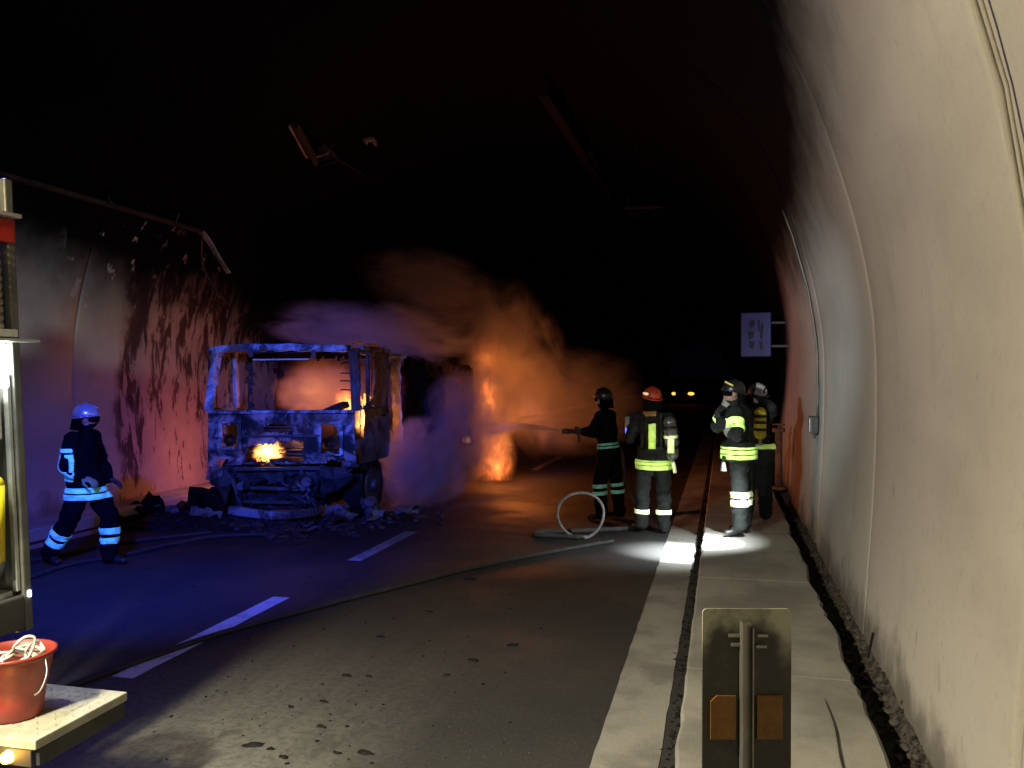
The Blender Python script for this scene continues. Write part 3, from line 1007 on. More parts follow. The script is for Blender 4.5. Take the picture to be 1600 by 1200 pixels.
bm = bmesh.new(); box_between(bm, (XL + .03, YF + .72, 1.50), (XL + .03, YF + .66, 2.32), 0.06, 0.09, bev=.01); tpart('window_post', bm, M['wreck'], dl)
bm = bmesh.new(); box_between(bm, (XR, YF + .08, 2.36), (XR, YB, 2.34), 0.07, 0.06, bev=.01); tpart('roof_rail', bm, M['wreck'])
bm = bmesh.new(); box_between(bm, (XL, YF + .10, 2.36), (XL, YB, 2.34), 0.07, 0.06, bev=.01); tpart('roof_rail', bm, M['wreck'])
# rear wall of the cab: mostly open, ragged; roof skin sagging remains
rw = ragged_panel(Vector((XL, YB, 0.9)), Vector((XR, YB, 0.9)), Vector((XR, YB, 2.34)), Vector((XL, YB, 2.34)), 60, 40, [(0.035, 0.955, 0.36, 0.93), (0.36, 0.62, 0.04, 0.30)], 0.03, 0.01, 0.05, 13)
tpart('rear_wall', rw, M['wreck_dark'])
rs = ragged_panel(Vector((XL, YF + .15, 2.40)), Vector((XR, YF + .15, 2.40)), Vector((XR, YB, 2.38)), Vector((XL, YB, 2.38)), 50, 34, [(0.1, 0.45, 0.25, 0.9), (0.52, 0.93, 0.12, 0.8)], 0.02, 0.01, 0.07, 17)
tpart('roof', rs, M['wreck_dark'])
# things left inside the cab
bm = bmesh.new()
add_tube(bm, spline([P(522, 640, YF + .5), P(527, 634, YF + .5), P(538, 629, YF + .5), P(530, 640, YF + .5)], 5), 0.02)
add_box(bm, P(520, 640, YF + .55), (0.42, 0.25, 0.09), Matrix.Rotation(R(-22), 3, 'Y'), 0.02)
tpart('dashboard', bm, M['char'])
for k, (u, v) in enumerate([(372, 668), (470, 676)]):
    bm = bmesh.new(); p = P(u, v, YF + 1.0)
    add_box(bm, p + Vector((0, 0, -0.30)), (0.42, 0.40, 0.10), None, 0.03)
    add_box(bm, p + Vector((0, 0.2, 0.0)), (0.40, 0.07, 0.55), Matrix.Rotation(R(-12), 3, 'X'), 0.03)
    tpart('seat_frame', bm, M['char'])
for k, v in enumerate((568, 583, 595, 609)):
    bm = bmesh.new(); add_tube(bm, [P(532, v, YB + .1), P(542, v - (2 if k == 0 else 0), YB + .1), P(551, v + 1, YB + .1)], 0.011, 6); tpart('rung', bm, M['char'])
# under the front panel: radiator, engine, chassis, bumper, wheels
bm = bmesh.new()
add_box(bm, (-5.95, YF + .45, 0.50), (1.25, 0.55, 0.62), None, 0.03)
bmesh.ops.subdivide_edges(bm, edges=bm.edges, cuts=5, use_grid_fill=True)
for v in bm.verts: v.co += Vector((nz(*v.co, 5) if 0 else noise.noise(v.co * 5), noise.noise(v.co * 5 + Vector((3, 0, 0))), noise.noise(v.co * 5 + Vector((0, 7, 0))))) * 0.06
tpart('engine', bm, M['char'])
bm = ragged_panel(P(372, 800, YF + .10), P(495, 795, YF + .10), P(497, 730, YF + .10), P(358, 730, YF + .10), 44, 28, [(0.25, 0.6, 0.30, 0.62), (0.62, 0.8, 0.45, 0.8), (0.08, 0.16, 0.1, 0.5)], 0.04, 0.02, 0.09, 31)
tpart('radiator', bm, M['wreck_dark'])
for (ua, va, ub, vb) in [(365, 733, 500, 732), (470, 735, 494, 795), (360, 740, 378, 798), (376, 762, 470, 765), (378, 784, 480, 786)]:
    bm = bmesh.new(); box_between(bm, P(ua, va, YF + .02), P(ub, vb, YF + .02), 0.05, 0.045, bev=.008); tpart('front_frame_bar', bm, M['wreck_dark'])
rg = random.Random(33)
for k in range(16):
    u, v = rg.uniform(350, 500), rg.uniform(735, 792)
    bm = bmesh.new()
    pts = [P(u, v, YF - .02)]
    for q in range(4): pts.append(pts[-1] + Vector((rg.uniform(-.15, .15), rg.uniform(-.04, .04), rg.uniform(-.13, .07))))
    for q in pts: q.z = max(q.z, 0.06)
    add_tube(bm, spline(pts, 4), rg.choice([.01, .015, .02]), 6); tpart('pipe', bm, rg.choice([M['char'], M['wreck_dark']]))
for k in range(9):
    u, v = rg.uniform(345, 500), rg.uniform(738, 788)
    bm = bmesh.new(); add_cone(bm, P(u, v, YF + .03), P(u, v, YF - .05), rg.uniform(.04, .09), rg.uniform(.03, .07), 14)
    tpart('pulley', bm, rg.choice([M['char'], M['wreck_dark']]))
bm = bmesh.new()
sp = spline([P(358, 797, YF - .12), P(400, 803, YF - .16), P(440, 806, YF - .16), P(486, 800, YF - .14), P(500, 795, YF - .05)], 6)
for a, b in zip(sp, sp[1:]): box_between(bm, a, b + (b - a) * .1, 0.10, 0.11, bev=.015)
tpart('bumper', bm, M['wreck'])
# hanging fender scraps at both lower corners of the cab
for (pts, m, sd_) in [([(322, 727), (346, 729), (348, 752), (334, 760), (322, 748)], 'wreck', 1), ([(336, 735), (352, 728), (360, 760), (345, 800), (333, 775)], 'wreck_dark', 2),
                      ([(532, 722), (556, 722), (560, 728), (540, 738)], 'wreck', 3), ([(498, 728), (538, 733), (552, 748), (530, 768), (500, 770)], 'wreck_dark', 4)]:
    bm = bmesh.new(); vs = []
    cc = sum((P(u, v, YF - .02) for u, v in pts), Vector()) / len(pts)
    rim = []
    for i in range(len(pts)):
        a, b = P(*pts[i], YF - .02), P(*pts[(i + 1) % len(pts)], YF - .02)
        for t in (0, .33, .66): rim.append(a.lerp(b, t) + Vector((0.02 * rg.uniform(-1, 1), 0.04 * rg.uniform(-1, 1), 0.02 * rg.uniform(-1, 1))))
    c_ = bm.verts.new(cc + Vector((0, -.05, 0))); rv = [bm.verts.new(q) for q in rim]
    for i in range(len(rv)): bm.faces.new((rv[i], rv[(i + 1) % len(rv)], c_))
    bmesh.ops.solidify(bm, geom=list(bm.faces), thickness=.02)
    tpart('fender_scrap', bm, M[m])


def wheel(x, y, r=0.44, w=0.26):
    bm = bmesh.new()
    # burnt rim with shreds of tyre
    add_cone(bm, (x - w / 2, y, r), (x + w / 2, y, r), r * 0.98, r * 0.98, 36)
    for v in bm.verts:
        d = Vector((0, v.co.y - y, v.co.z - r))
        v.co += d * 0.05 * noise.noise(v.co * 6)
    bmesh.ops.bevel(bm, geom=[e for e in bm.edges if abs(e.verts[0].co.x - e.verts[1].co.x) < 1e-5], offset=0.035, segments=2, affect='EDGES')
    t = tpart('wheel', bm, M['char'])
    bm = bmesh.new()
    sgn = 1 if x > -5.9 else -1
    add_cone(bm, (x + sgn * (w / 2 - .02), y, r), (x + sgn * (w / 2 + .015), y, r), r * 0.62, r * 0.56, 28)
    tpart('rim', bm, M['wreck_dark'], t)
    bm = bmesh.new(); add_cone(bm, (x + sgn * w / 2, y, r), (x + sgn * (w / 2 + .07), y, r), r * 0.22, r * 0.16, 16); tpart('hub', bm, M['wreck_dark'], t)


for (x, y) in [(-4.93, 11.25), (-6.85, 11.25), (-4.95, 15.2), (-6.85, 15.2)]:
    wheel(x, y)
for s in (-5.45, -6.35):
    bm = bmesh.new(); box_between(bm, (s, 10.9, 0.62), (s, 16.2, 0.62), 0.09, 0.2, bev=.01); tpart('chassis_rail', bm, M['char'])
for y in (12.6, 13.6, 14.6, 15.8):
    bm = bmesh.new(); box_between(bm, (-6.9, y, 0.76), (-4.85, y, 0.76), 0.08, 0.1); tpart('crossmember', bm, M['char'])
bm = bmesh.new(); add_cone(bm, (-6.9, 11.25, 0.42), (-4.9, 11.25, 0.42), 0.06, 0.06, 12); tpart('axle', bm, M['char'])
bm = bmesh.new(); add_cone(bm, (-4.95, 12.5, 0.55), (-4.95, 13.3, 0.55), 0.22, 0.22, 20); tpart('fuel_tank', bm, M['wreck_dark'])
# load body: front bulkhead posts, ribs and a dark shell towards the rear
for (ua, ub, m) in [(598, 604, 'wreck_dark'), (613, 629, 'wreck_pale')]:
    Yq = YB + (.25 if ua == 598 else .55)
    bm = ragged_panel(P(ua, 705, Yq), P(ub, 705, Yq), P(ub - 3, 556, Yq), P(ua - 2, 558, Yq), 8, 40, [], .04, .02, .05, ua, 0.0)
    tpart('bulkhead_post', bm, M[m])
bm = bmesh.new(); box_between(bm, P(563, 551, YF + .9), P(632, 557, YB + .55), 0.09, 0.06, bev=.01); tpart('bulkhead_beam', bm, M['wreck_pale'])
bx_ = ragged_panel(Vector((-4.78, YB + .7, 0.80)), Vector((-4.78, 16.3, 0.80)), Vector((-4.78, 16.3, 2.15)), Vector((-4.78, YB + .7, 2.30)), 70, 36, [(0.30, 0.42, 0.35, 0.8), (0.62, 0.7, 0.2, 0.6)], .03, .02, .10, 41, 0.03)
tpart('load_body_side', bx_, M['char'])
bx_ = ragged_panel(Vector((-7.0, YB + .7, 0.80)), Vector((-7.0, 16.3, 0.80)), Vector((-7.0, 16.3, 1.7)), Vector((-7.0, YB + .7, 2.1)), 50, 30, [(0.3, 0.8, 0.35, 0.8)], .03, .02, .10, 43, 0.03)
tpart('load_body_side', bx_, M['char'])
bm = bmesh.new(); add_box(bm, (-5.9, 14.6, 0.86), (2.1, 3.3, 0.06)); tpart('load_floor', bm, M['char'])
for k, y in enumerate((13.4, 14.3, 15.2, 16.1)):
    bm = bmesh.new(); add_tube(bm, spline([(-7.0, y, .85), (-6.98, y, 2.0), (-6.4, y, 2.38 - .1 * k), (-5.4, y + .1, 2.36 - .12 * k), (-4.8, y, 2.1), (-4.78, y, .85)], 5), 0.03, 6); tpart('body_rib', bm, M['char'])

# debris pieces round the wreck, each a thing
def sheet_piece(name, pts, Y0, mat, label, cat, th=0.015, crumple=0.08, lift=0.02, group=None):
    bm = bmesh.new()
    W3 = [at(u, v, z) for u, v, z in pts]
    c = sum(W3, Vector()) / len(W3)
    n = len(W3)
    rim = []
    for i in range(n):
        for t in (0, .25, .5, .75): rim.append(W3[i].lerp(W3[(i + 1) % n], t))
    rings = []
    for s in (1.0, .66, .33):
        rings.append([bm.verts.new(c.lerp(q, s) - c + Vector((noise.noise(q * 5 + Vector((s * 9, 0, 0))), noise.noise(q * 5 + Vector((0, s * 9, 0))), abs(noise.noise(q * 6 + Vector((0, 0, s * 9)))) * 1.6)) * crumple) for q in rim])
    cv = bm.verts.new((0, 0, crumple * .8))
    m = len(rim)
    for A, B in zip(rings, rings[1:]):
        for k in range(m): bm.faces.new((A[k], A[(k + 1) % m], B[(k + 1) % m], B[k]))
    for k in range(m): bm.faces.new((rings[-1][k], rings[-1][(k + 1) % m], cv))
    for v in bm.verts: v.co.z = max(v.co.z, 0.004 + lift - c.z)
    bmesh.ops.solidify(bm, geom=list(bm.faces), thickness=th)
    e = from_bm(name, bm, mat)
    e.location = c
    return tag(e, label, cat, group)


sheet_piece('metal_sheet', [(560, 806, .02), (566, 786, .25), (582, 778, .36), (600, 800, .10), (596, 812, .02), (575, 815, .02)], 0, M['wreck_pale'], 'crumpled pale metal sheet leaning by the lorry front wheel', 'metal sheet', crumple=.10)
sheet_piece('fallen_panel', [(297, 806, .03), (299, 795, .12), (330, 793, .14), (347, 800, .10), (345, 812, .02), (318, 812, .02)], 0, M['wreck_pale'], 'pale fallen panel on the ground under the lorry cab corner by the glowing wall', 'metal sheet', crumple=.05)
sheet_piece('fallen_panel', [(240, 806, .02), (242, 792, .12), (276, 790, .14), (280, 804, .03)], 0, M['wreck'], 'violet-lit flat scrap lying against the foot of the glowing wall', 'metal sheet', crumple=.05)
sheet_piece('metal_strip', [(464, 832, .01), (494, 822, .03), (497, 825, .03), (470, 836, .01)], 0, M['wreck_pale'], 'thin bright metal strip on the charred ground before the bumper', 'metal strip', crumple=.012)
sheet_piece('metal_strip', [(468, 823, .01), (482, 820, .03), (483, 823, .03), (470, 826, .01)], 0, M['wreck_pale'], 'short bright metal sliver beside the longer strip before the bumper', 'metal strip', crumple=.012)
sheet_piece('crumpled_foil', [(500, 814, .02), (512, 797, .14), (540, 792, .20), (560, 800, .08), (552, 816, .02), (520, 820, .02)], 0, M['wreck'], 'crumpled bluish foil heap between the bumper and the front wheel', 'metal sheet', crumple=.11)
sheet_piece('crumpled_foil', [(606, 808, .02), (625, 797, .10), (655, 792, .10), (650, 803, .02), (625, 812, .02)], 0, M['wreck'], 'low twisted scrap trailing away from the front wheel towards the smoke', 'metal sheet', crumple=.07)
sheet_piece('charred_board', [(205, 800, .05), (230, 772, .22), (262, 790, .12), (258, 808, .02), (215, 812, .02)], 0, M['char'], 'black charred heap against the wall behind the walking firefighter', 'board', crumple=.14)
sheet_piece('charred_board', [(275, 800, .05), (300, 775, .25), (340, 765, .42), (350, 800, .12), (320, 808, .02)], 0, M['char'], 'black charred heap in front of the glowing wall beside the cab', 'board', crumple=.14)
def wreck_pt(rg):
    u = rg.gauss(470, 95); u = min(max(u, 200), 690)
    v = 806 + abs(rg.gauss(0, 14)) - (8 if u > 560 else 0)
    p = at(u, v, 0)
    return (p.x, p.y, 0.004), rg.choice([.01, .015, .025, .04, .06])
crumbs('debris', 700, wreck_pt, M['wreck_dark'], 9, 'burnt crumbs and flakes strewn on the ground round the lorry front')
def wreck_pt2(rg):
    p = at(rg.uniform(180, 360), rg.uniform(790, 830), 0)
    return (max(p.x, -8.3), p.y, 0.01), rg.choice([.02, .04, .07, .1])
crumbs('debris', 240, wreck_pt2, M['char'], 10, 'heaped black debris at the foot of the glowing wall')

# ------------------------------------------------------------------ hoses on the road
def hose_line(name, uv, r, label, cat='hose', pale=True, parent=None):
    pts = spline([at(u, v, r) for u, v in uv], 8)
    bm = bmesh.new(); add_tube(bm, pts, r, 10)
    o = from_bm(name, bm, M['hose'], None, True)
    return tag(o, label, cat)


hose_line('fire_hose', [(958, 846), (900, 856), (820, 871), (730, 890), (640, 913), (540, 938), (430, 967), (340, 992), (250, 1022), (150, 1058), (60, 1092), (-40, 1130)], 0.022,
          'dark charged hose running diagonally across both lanes from the hoop')
hose_line('fire_hose', [(40, 905), (110, 882), (190, 868), (270, 850), (340, 838), (430, 835)], 0.022, 'flat dark hose passing behind the feet of the walking firefighter')
hose_line('fire_hose', [(30, 880), (90, 868), (160, 852), (240, 842), (330, 832)], 0.02, 'dark hose lying closer to the kerb, behind the walking firefighter')
hose_line('fire_hose', [(905, 840), (870, 838), (835, 836), (850, 831), (900, 830), (980, 826), (1010, 822)], 0.03, 'short dark loop of hose lying flat under the pale hoop')
# standing pale hoop
c = at(907, 843, 0)
hoop = empty('hose_hoop', (c.x, c.y, 0))
hoop.rotation_euler = (R(6), 0, R(YAW + 8))
tag(hoop, 'pale thin hose hoop standing upright on the road beside the crew', 'hose')
bm = bmesh.new()
ring = []
for k in range(61):
    a = -1.45 + k / 60 * 6.15
    rr = 0.275 + 0.006 * math.sin(a * 3)
    ring.append((rr * 1.02 * math.cos(a), 0.05 * math.sin(a * 0.5), 0.298 + rr * math.sin(a)))
add_tube(bm, ring, 0.018, 8); from_bm('loop', bm, M['hose_pale'], hoop, True)
bm = bmesh.new(); add_cone(bm, (-0.06, 0, 0.035), (0.10, -0.02, 0.03), 0.03, 0.026, 12); from_bm('coupling', bm, M['dark_paint'], hoop, True)

# ------------------------------------------------------------------ delineator on the walkway
dp = empty('delineator', (0.056, 2.12, 0.15))
dp.rotation_euler = (0, 0, R(YAW))
tag(dp, 'sooty upright marker plate with two amber reflectors on a steel post, standing on the walkway', 'delineator')
ztop = 2.0 - 367 * 2.045 / 1340 - 0.15
bm = bmesh.new(); add_box(bm, (0.0, 0, -0.375), (0.212, 0.006, 0.75), None, 0.0); 
es = [e for e in bm.edges if abs(e.verts[0].co.y - e.verts[1].co.y) > 0.004]
bmesh.ops.bevel(bm, geom=es, offset=0.010, segments=4, affect='EDGES', profile=0.5)
pl = from_bm('plate', bm, M['plate'], dp); pl.location.z = ztop
bm = bmesh.new()
add_box(bm, (-0.005, -0.008, (ztop - .03) / 2), (0.026, 0.004, ztop - .03))
add_box(bm, (-0.0175, -0.022, (ztop - .025) / 2), (0.003, 0.03, ztop - .025))
add_box(bm, (0.0085, -0.018, (ztop - .04) / 2), (0.003, 0.02, ztop - .04))
from_bm('post', bm, M['steel'], dp)
for sx, cut in ((-0.058, True), (0.053, False)):
    bm = bmesh.new()
    h, w = 0.104, (0.060 if cut else 0.061)
    pts = [(-w / 2, -h / 2), (w / 2, -h / 2), (w / 2, h / 2), (-w / 2 + (.014 if cut else 0), h / 2)] + ([(-w / 2, h / 2 - .014)] if cut else [])
    vs = [bm.verts.new((x + sx, -0.0045, z)) for x, z in pts]
    f = bm.faces.new(vs); r = bmesh.ops.extrude_face_region(bm, geom=[f])
    for v in r['geom']:
        if isinstance(v, bmesh.types.BMVert): v.co.y -= 0.007
    o = from_bm('reflector', bm, M['orange_refl'], dp); o.location.z = ztop - 0.258
for sx, sz in ((-0.032, -.062), (-0.026, -.084), (0.035, -.062), (0.032, -.088)):
    bm = bmesh.new(); add_box(bm, (sx, -0.008, ztop + sz), (0.026, 0.008, 0.007), None, 0.001); from_bm('bolt', bm, M['steel'], dp)

# ------------------------------------------------------------------ fire engine alongside (we see the rear edge of its side locker)
eng = empty('fire_engine', (-3.14, 3.35, 0))
eng.rotation_euler = (0, 0, R(0))
tag(eng, 'fire engine side with an open lit locker, rolled shutter and folded-down step', 'fire engine')


def epart(name, bm, mat, parent=None, smooth=False):
    # the side leans in towards the roof
    for v in bm.verts:
        v.co.x -= max(0.0, v.co.z - 0.9) * 0.052
    return from_bm(name, bm, mat, parent or eng, smooth)


bm = bmesh.new()
add_box(bm, (-1.3, -2.3, 2.92), (2.42, 4.55, 0.10), None, 0.02)
epart('roof', bm, M['dark_paint'])
bm = bmesh.new(); add_box(bm, (-1.55, -2.3, 1.85), (1.75, 4.5, 1.98)); epart('core', bm, M['frame_grey'])
bm = bmesh.new(); add_box(bm, (-1.3, -2.3, 0.60), (2.2, 4.3, 0.35)); epart('chassis', bm, M['dark_paint'])
bm = bmesh.new(); add_box(bm, (-0.008, -0.023, 1.86), (0.036, 0.046, 2.10), None, 0.008); epart('corner_post', bm, M['frame_grey'])
bm = bmesh.new(); add_box(bm, (-0.020, -0.062, 1.50), (0.026, 0.020, 1.00), None, 0.003); epart('locker_jamb', bm, M['alu'])
bm = bmesh.new(); add_box(bm, (-0.31, -0.035, 1.80), (0.55, 0.02, 2.0)); epart('end_wall', bm, M['frame_grey'])
bm = bmesh.new(); add_box(bm, (-0.28, -0.75, 0.99), (0.5, 1.35, 0.03), None, 0.004); epart('locker_floor', bm, M['alu'])
bm = bmesh.new(); add_box(bm, (0.0, -0.78, 0.905), (0.04, 1.45, 0.155), None, 0.01); epart('skirt', bm, M['dark_paint'])
bm = bmesh.new(); add_box(bm, (0.0, -0.78, 2.19), (0.06, 1.5, 0.035), None, 0.005); epart('top_rail', bm, M['alu'])
bm = bmesh.new(); add_box(bm, (0.02, -0.70, 2.155), (0.20, 1.4, 0.012)); epart('lamp_canopy', bm, M['alu'])
for k in range(11):
    bm = bmesh.new(); add_cone(bm, (0.0, -1.4, 2.225 + k * 0.036), (0.0, -0.10, 2.225 + k * 0.036), 0.021, 0.021, 10); epart('shutter_slat', bm, M['shutter'], None, True)
bm = bmesh.new(); add_box(bm, (-0.005, -0.78, 2.665), (0.05, 1.55, 0.11), None, 0.01); epart('red_panel', bm, M['red'])
bm = bmesh.new(); add_box(bm, (0.02, -0.78, 2.735), (0.08, 1.55, 0.02), None, 0.005); epart('rain_gutter', bm, M['alu'])
bm = bmesh.new(); add_box(bm, (-0.028, -0.085, 2.04), (0.060, 0.035, 0.20), None, 0.01); epart('locker_lamp', bm, M['led'])
bm = bmesh.new(); add_box(bm, (-0.055, -0.10, 1.80), (0.035, 0.04, 0.20), None, 0.01); epart('lamp_case', bm, M['white'])
bm = bmesh.new(); add_box(bm, (0.01, -0.02, 0.98), (0.012, 0.012, 0.03), None, 0.003); epart('marker_lamp', bm, M['white_lamp'])
for (x, z) in ((-0.9, 0), (-2.0, 0)):
    e = bmesh.new(); add_cone(e, (x, -0.1, 2.99), (x, -0.1, 3.12), 0.09, 0.07, 18); epart('beacon', e, M['blue_glass'], None, True)
for y in (-1.9, -3.8):
    bm = bmesh.new(); add_cone(bm, (-0.35, y, 0.45), (-0.07, y, 0.45), 0.45, 0.45, 30); w = epart('wheel', bm, M['rubber'])
    bm = bmesh.new(); add_cone(bm, (-0.08, y, 0.45), (-0.04, y, 0.45), 0.26, 0.2, 24); epart('rim', bm, M['steel'], w)
# gear in the locker
t = empty('air_cylinder', (-3.14 - 0.075, 3.35 - 0.16, 1.02)); tag(t, 'yellow air cylinder with a black foot standing in the open locker', 'air cylinder')
bm = bmesh.new(); add_cone(bm, (0, 0, .02), (0, 0, .13), .062, .062, 20); from_bm('foot', bm, M['rubber'], t, True)
bm = bmesh.new(); add_cone(bm, (0, 0, .13), (0, 0, .48), .06, .06, 24); add_ell(bm, (0, 0, .48), (.06, .06, .05)); from_bm('body', bm, M['yellow'], t, True)
bm = bmesh.new(); add_cone(bm, (0, 0, .53), (0, 0, .60), .02, .015, 12); from_bm('valve', bm, M['steel'], t, True)
t = empty('hose_bundle', (-3.14 - 0.095, 3.35 - 0.15, 1.42)); tag(t, 'black hose hanging above the yellow cylinder in the locker', 'hose')
bm = bmesh.new(); add_tube(bm, spline([(0.02, 0, .42), (0.0, 0.02, .25), (0.03, 0, .10), (0.0, -.02, .22), (-.03, 0, .40)], 6), .022, 10); from_bm('coil', bm, M['rubber'], t, True)
bm = bmesh.new(); add_cone(bm, (0.02, 0, .42), (0.02, 0, .50), .02, .026, 12); from_bm('coupling', bm, M['yellow'], t, True)
bm = bmesh.new(); add_box(bm, (-3.14 - .16, 3.35 - .13, 1.50), (.12, .02, .9)); tag(from_bm('tool_board', bm, M['alu']), 'pale tool board upright at the back of the lit locker', 'board')

# folded-down step with chequer plate
stp = empty('folding_step', (-2.64, 3.10, 0.55)); stp.parent = eng
stp.location = Vector((-2.64, 3.10, 0.55)) - Vector((-3.14, 3.35, 0))
bm = bmesh.new(); add_box(bm, (-0.35, 0, -0.02), (0.70, 0.54, 0.04), None, 0.006); from_bm('tread_plate', bm, simple('step_plate', (0.50, 0.48, 0.38), 0.5, 0.2, 0.25, 9, 0.3, 0.004), stp)
bm = bmesh.new(); add_box(bm, (-0.35, -0.262, -0.075), (0.66, 0.02, 0.07), None, 0.004); add_box(bm, (-0.01, 0, -0.075), (0.02, 0.50, 0.07), None, 0.004); from_bm('edge_flange', bm, M['dark_paint'], stp)
bm = bmesh.new()
for i in range(14):
    for j in range(10):
        add_box(bm, (-0.04 - i * .046, -0.22 + j * .048, 0.0015), (.026, .006, .003), Matrix.Rotation(R(45 if (i + j) % 2 else -45), 3, 'Z'))
tag(from_bm('tread_stud', bm, bpy.data.materials['step_plate'], stp), kind='stuff')
bm = bmesh.new(); add_cone(bm, (-0.125, -0.272, -0.075), (-0.125, -0.295, -0.075), .026, .022, 20); from_bm('amber_lamp', bm, M['amber'], stp, True)
lamp('amber_glow', 'POINT', (-2.77, 2.76, 0.475), (1.0, 0.45, 0.05), 1.6, 0.03)
bm = bmesh.new(); add_box(bm, (-0.62, 0.0, -0.22), (.04, .4, .36)); from_bm('support_leg', bm, M['dark_paint'], stp)

# ------------------------------------------------------------------ red bucket
bc = at(16, 1132, 0.565); bk = empty('bucket', (bc.x, 3.02, 0.553))
bk.location.x = -2.925
tag(bk, 'red plastic bucket with cream rope inside, standing on the pale step', 'bucket')
bm = bmesh.new()
prof = [(0.0, 0.006), (0.10, 0.0), (0.108, 0.004), (0.118, 0.07), (0.127, 0.14), (0.131, 0.143), (0.140, 0.20), (0.144, 0.203), (0.150, 0.245), (0.160, 0.262), (0.166, 0.262), (0.166, 0.274), (0.152, 0.274), (0.145, 0.25), (0.10, 0.02), (0.0, 0.016)]
seg = 48; rings = []
for r_, z_ in prof: rings.append([bm.verts.new((r_ * math.cos(k / seg * 6.2832), r_ * math.sin(k / seg * 6.2832), z_)) for k in range(seg)] if r_ > 0 else [bm.verts.new((0, 0, z_))])
for A, B in zip(rings, rings[1:]):
    for k in range(seg):
        a = A[k % len(A)]; b = A[(k + 1) % len(A)]; c_ = B[(k + 1) % len(B)]; d_ = B[k % len(B)]
        f = [a, b, c_, d_]; q = []
        for v in f:
            if v not in q: q.append(v)
        if len(q) > 2: bm.faces.new(q)
from_bm('body', bm, M['bucket'], bk, True)
bm = bmesh.new(); add_tube(bm, spline([(0.158, 0.0, .262), (0.185, -.02, .20), (0.182, -.05, .14), (0.16, -.06, .12)], 6), .004, 6); from_bm('handle', bm, M['steel'], bk, True)
bm = bmesh.new()
rg = random.Random(5)
pts = [Vector((0.02, 0, .20))]
a = 0
for k in range(46):
    a += rg.uniform(.5, .9); rr = rg.uniform(.05, .125)
    pts.append(Vector((rr * math.cos(a), rr * math.sin(a), rg.uniform(.20, .265))))
pts += [Vector((.06, -.06, .30)), Vector((.085, -.03, .345)), Vector((.11, 0, .33)), Vector((.10, -.03, .26)), Vector((.06, 0, .28)), Vector((.10, .02, .315)), Vector((.14, .02, .28))]
add_tube(bm, spline(pts, 5), .0065, 6)
tag(from_bm('rope', bm, M['rope'], None, True), 'cream rope coiled loosely inside the red bucket', 'rope').location = bk.location

# ------------------------------------------------------------------ far vehicle
fc = empty('far_car', at(1066, 615, D=58)); fc.location.z = 0
fc.rotation_euler = (0, 0, R(8))
tag(fc, 'distant dark car with two orange headlamps far down the tunnel', 'car')
bm = bmesh.new()
add_box(bm, (0, 2.1, .62), (1.72, 4.2, .62), None, .16); from_bm('body', bm, M['dark_paint'], fc)
bm = bmesh.new(); add_box(bm, (0, 2.5, 1.15), (1.45, 2.2, .52), None, .2); from_bm('cabin', bm, M['visor'], fc)
for s in (-1, 1):
    for y in (.75, 3.4):
        bm = bmesh.new(); add_cone(bm, (s * .72, y, .32), (s * .9, y, .32), .32, .32, 20); from_bm('wheel', bm, M['rubber'], fc)
for s, w in ((-1, .12), (1, .21)):
    bm = bmesh.new(); add_ell(bm, (s * .58, -.02, .70), (w, .05, .10)); from_bm('headlight', bm, M['far_lamp'], fc, True)

# ------------------------------------------------------------------ people
def capsule(bm, p, q, r0, r1, sq=1.0, ax=None):
    """tapered limb with round ends, optionally flattened along the depth axis"""
    p, q = Vector(p), Vector(q)
    add_cone(bm, p, q, r0, r1, 14)
    add_ell(bm, p, (r0, r0, r0), None, 14, 8)
    add_ell(bm, q, (r1, r1, r1), None, 14, 8)


def remesh(bm, voxel, smooth_n=2):
    me = bpy.data.meshes.new('tmp'); bm.to_mesh(me); bm.free()
    o = bpy.data.objects.new('tmp', me); COL.objects.link(o)
    m = o.modifiers.new('r', 'REMESH'); m.mode = 'VOXEL'; m.voxel_size = voxel
    dg = bpy.context.evaluated_depsgraph_get(); dg.update()
    out = bpy.data.meshes.new_from_object(o.evaluated_get(dg))
    bpy.data.objects.remove(o)
    b = bmesh.new(); b.from_mesh(out)
    for _ in range(smooth_n): bmesh.ops.smooth_vert(b, verts=b.verts, factor=0.5, use_axis_x=True, use_axis_y=True, use_axis_z=True)
    bpy.data.meshes.remove(out)
    return b


def seg_t(co, p, q):
    d = q - p
    t = max(0, min(1, (co - p).dot(d) / d.length_squared))
    return t, (co - (p + d * t)).length


HAND_F = [(-.030, .075, .0085), (-.010, .082, .009), (.010, .078, .0088), (.030, .062, .0078)]


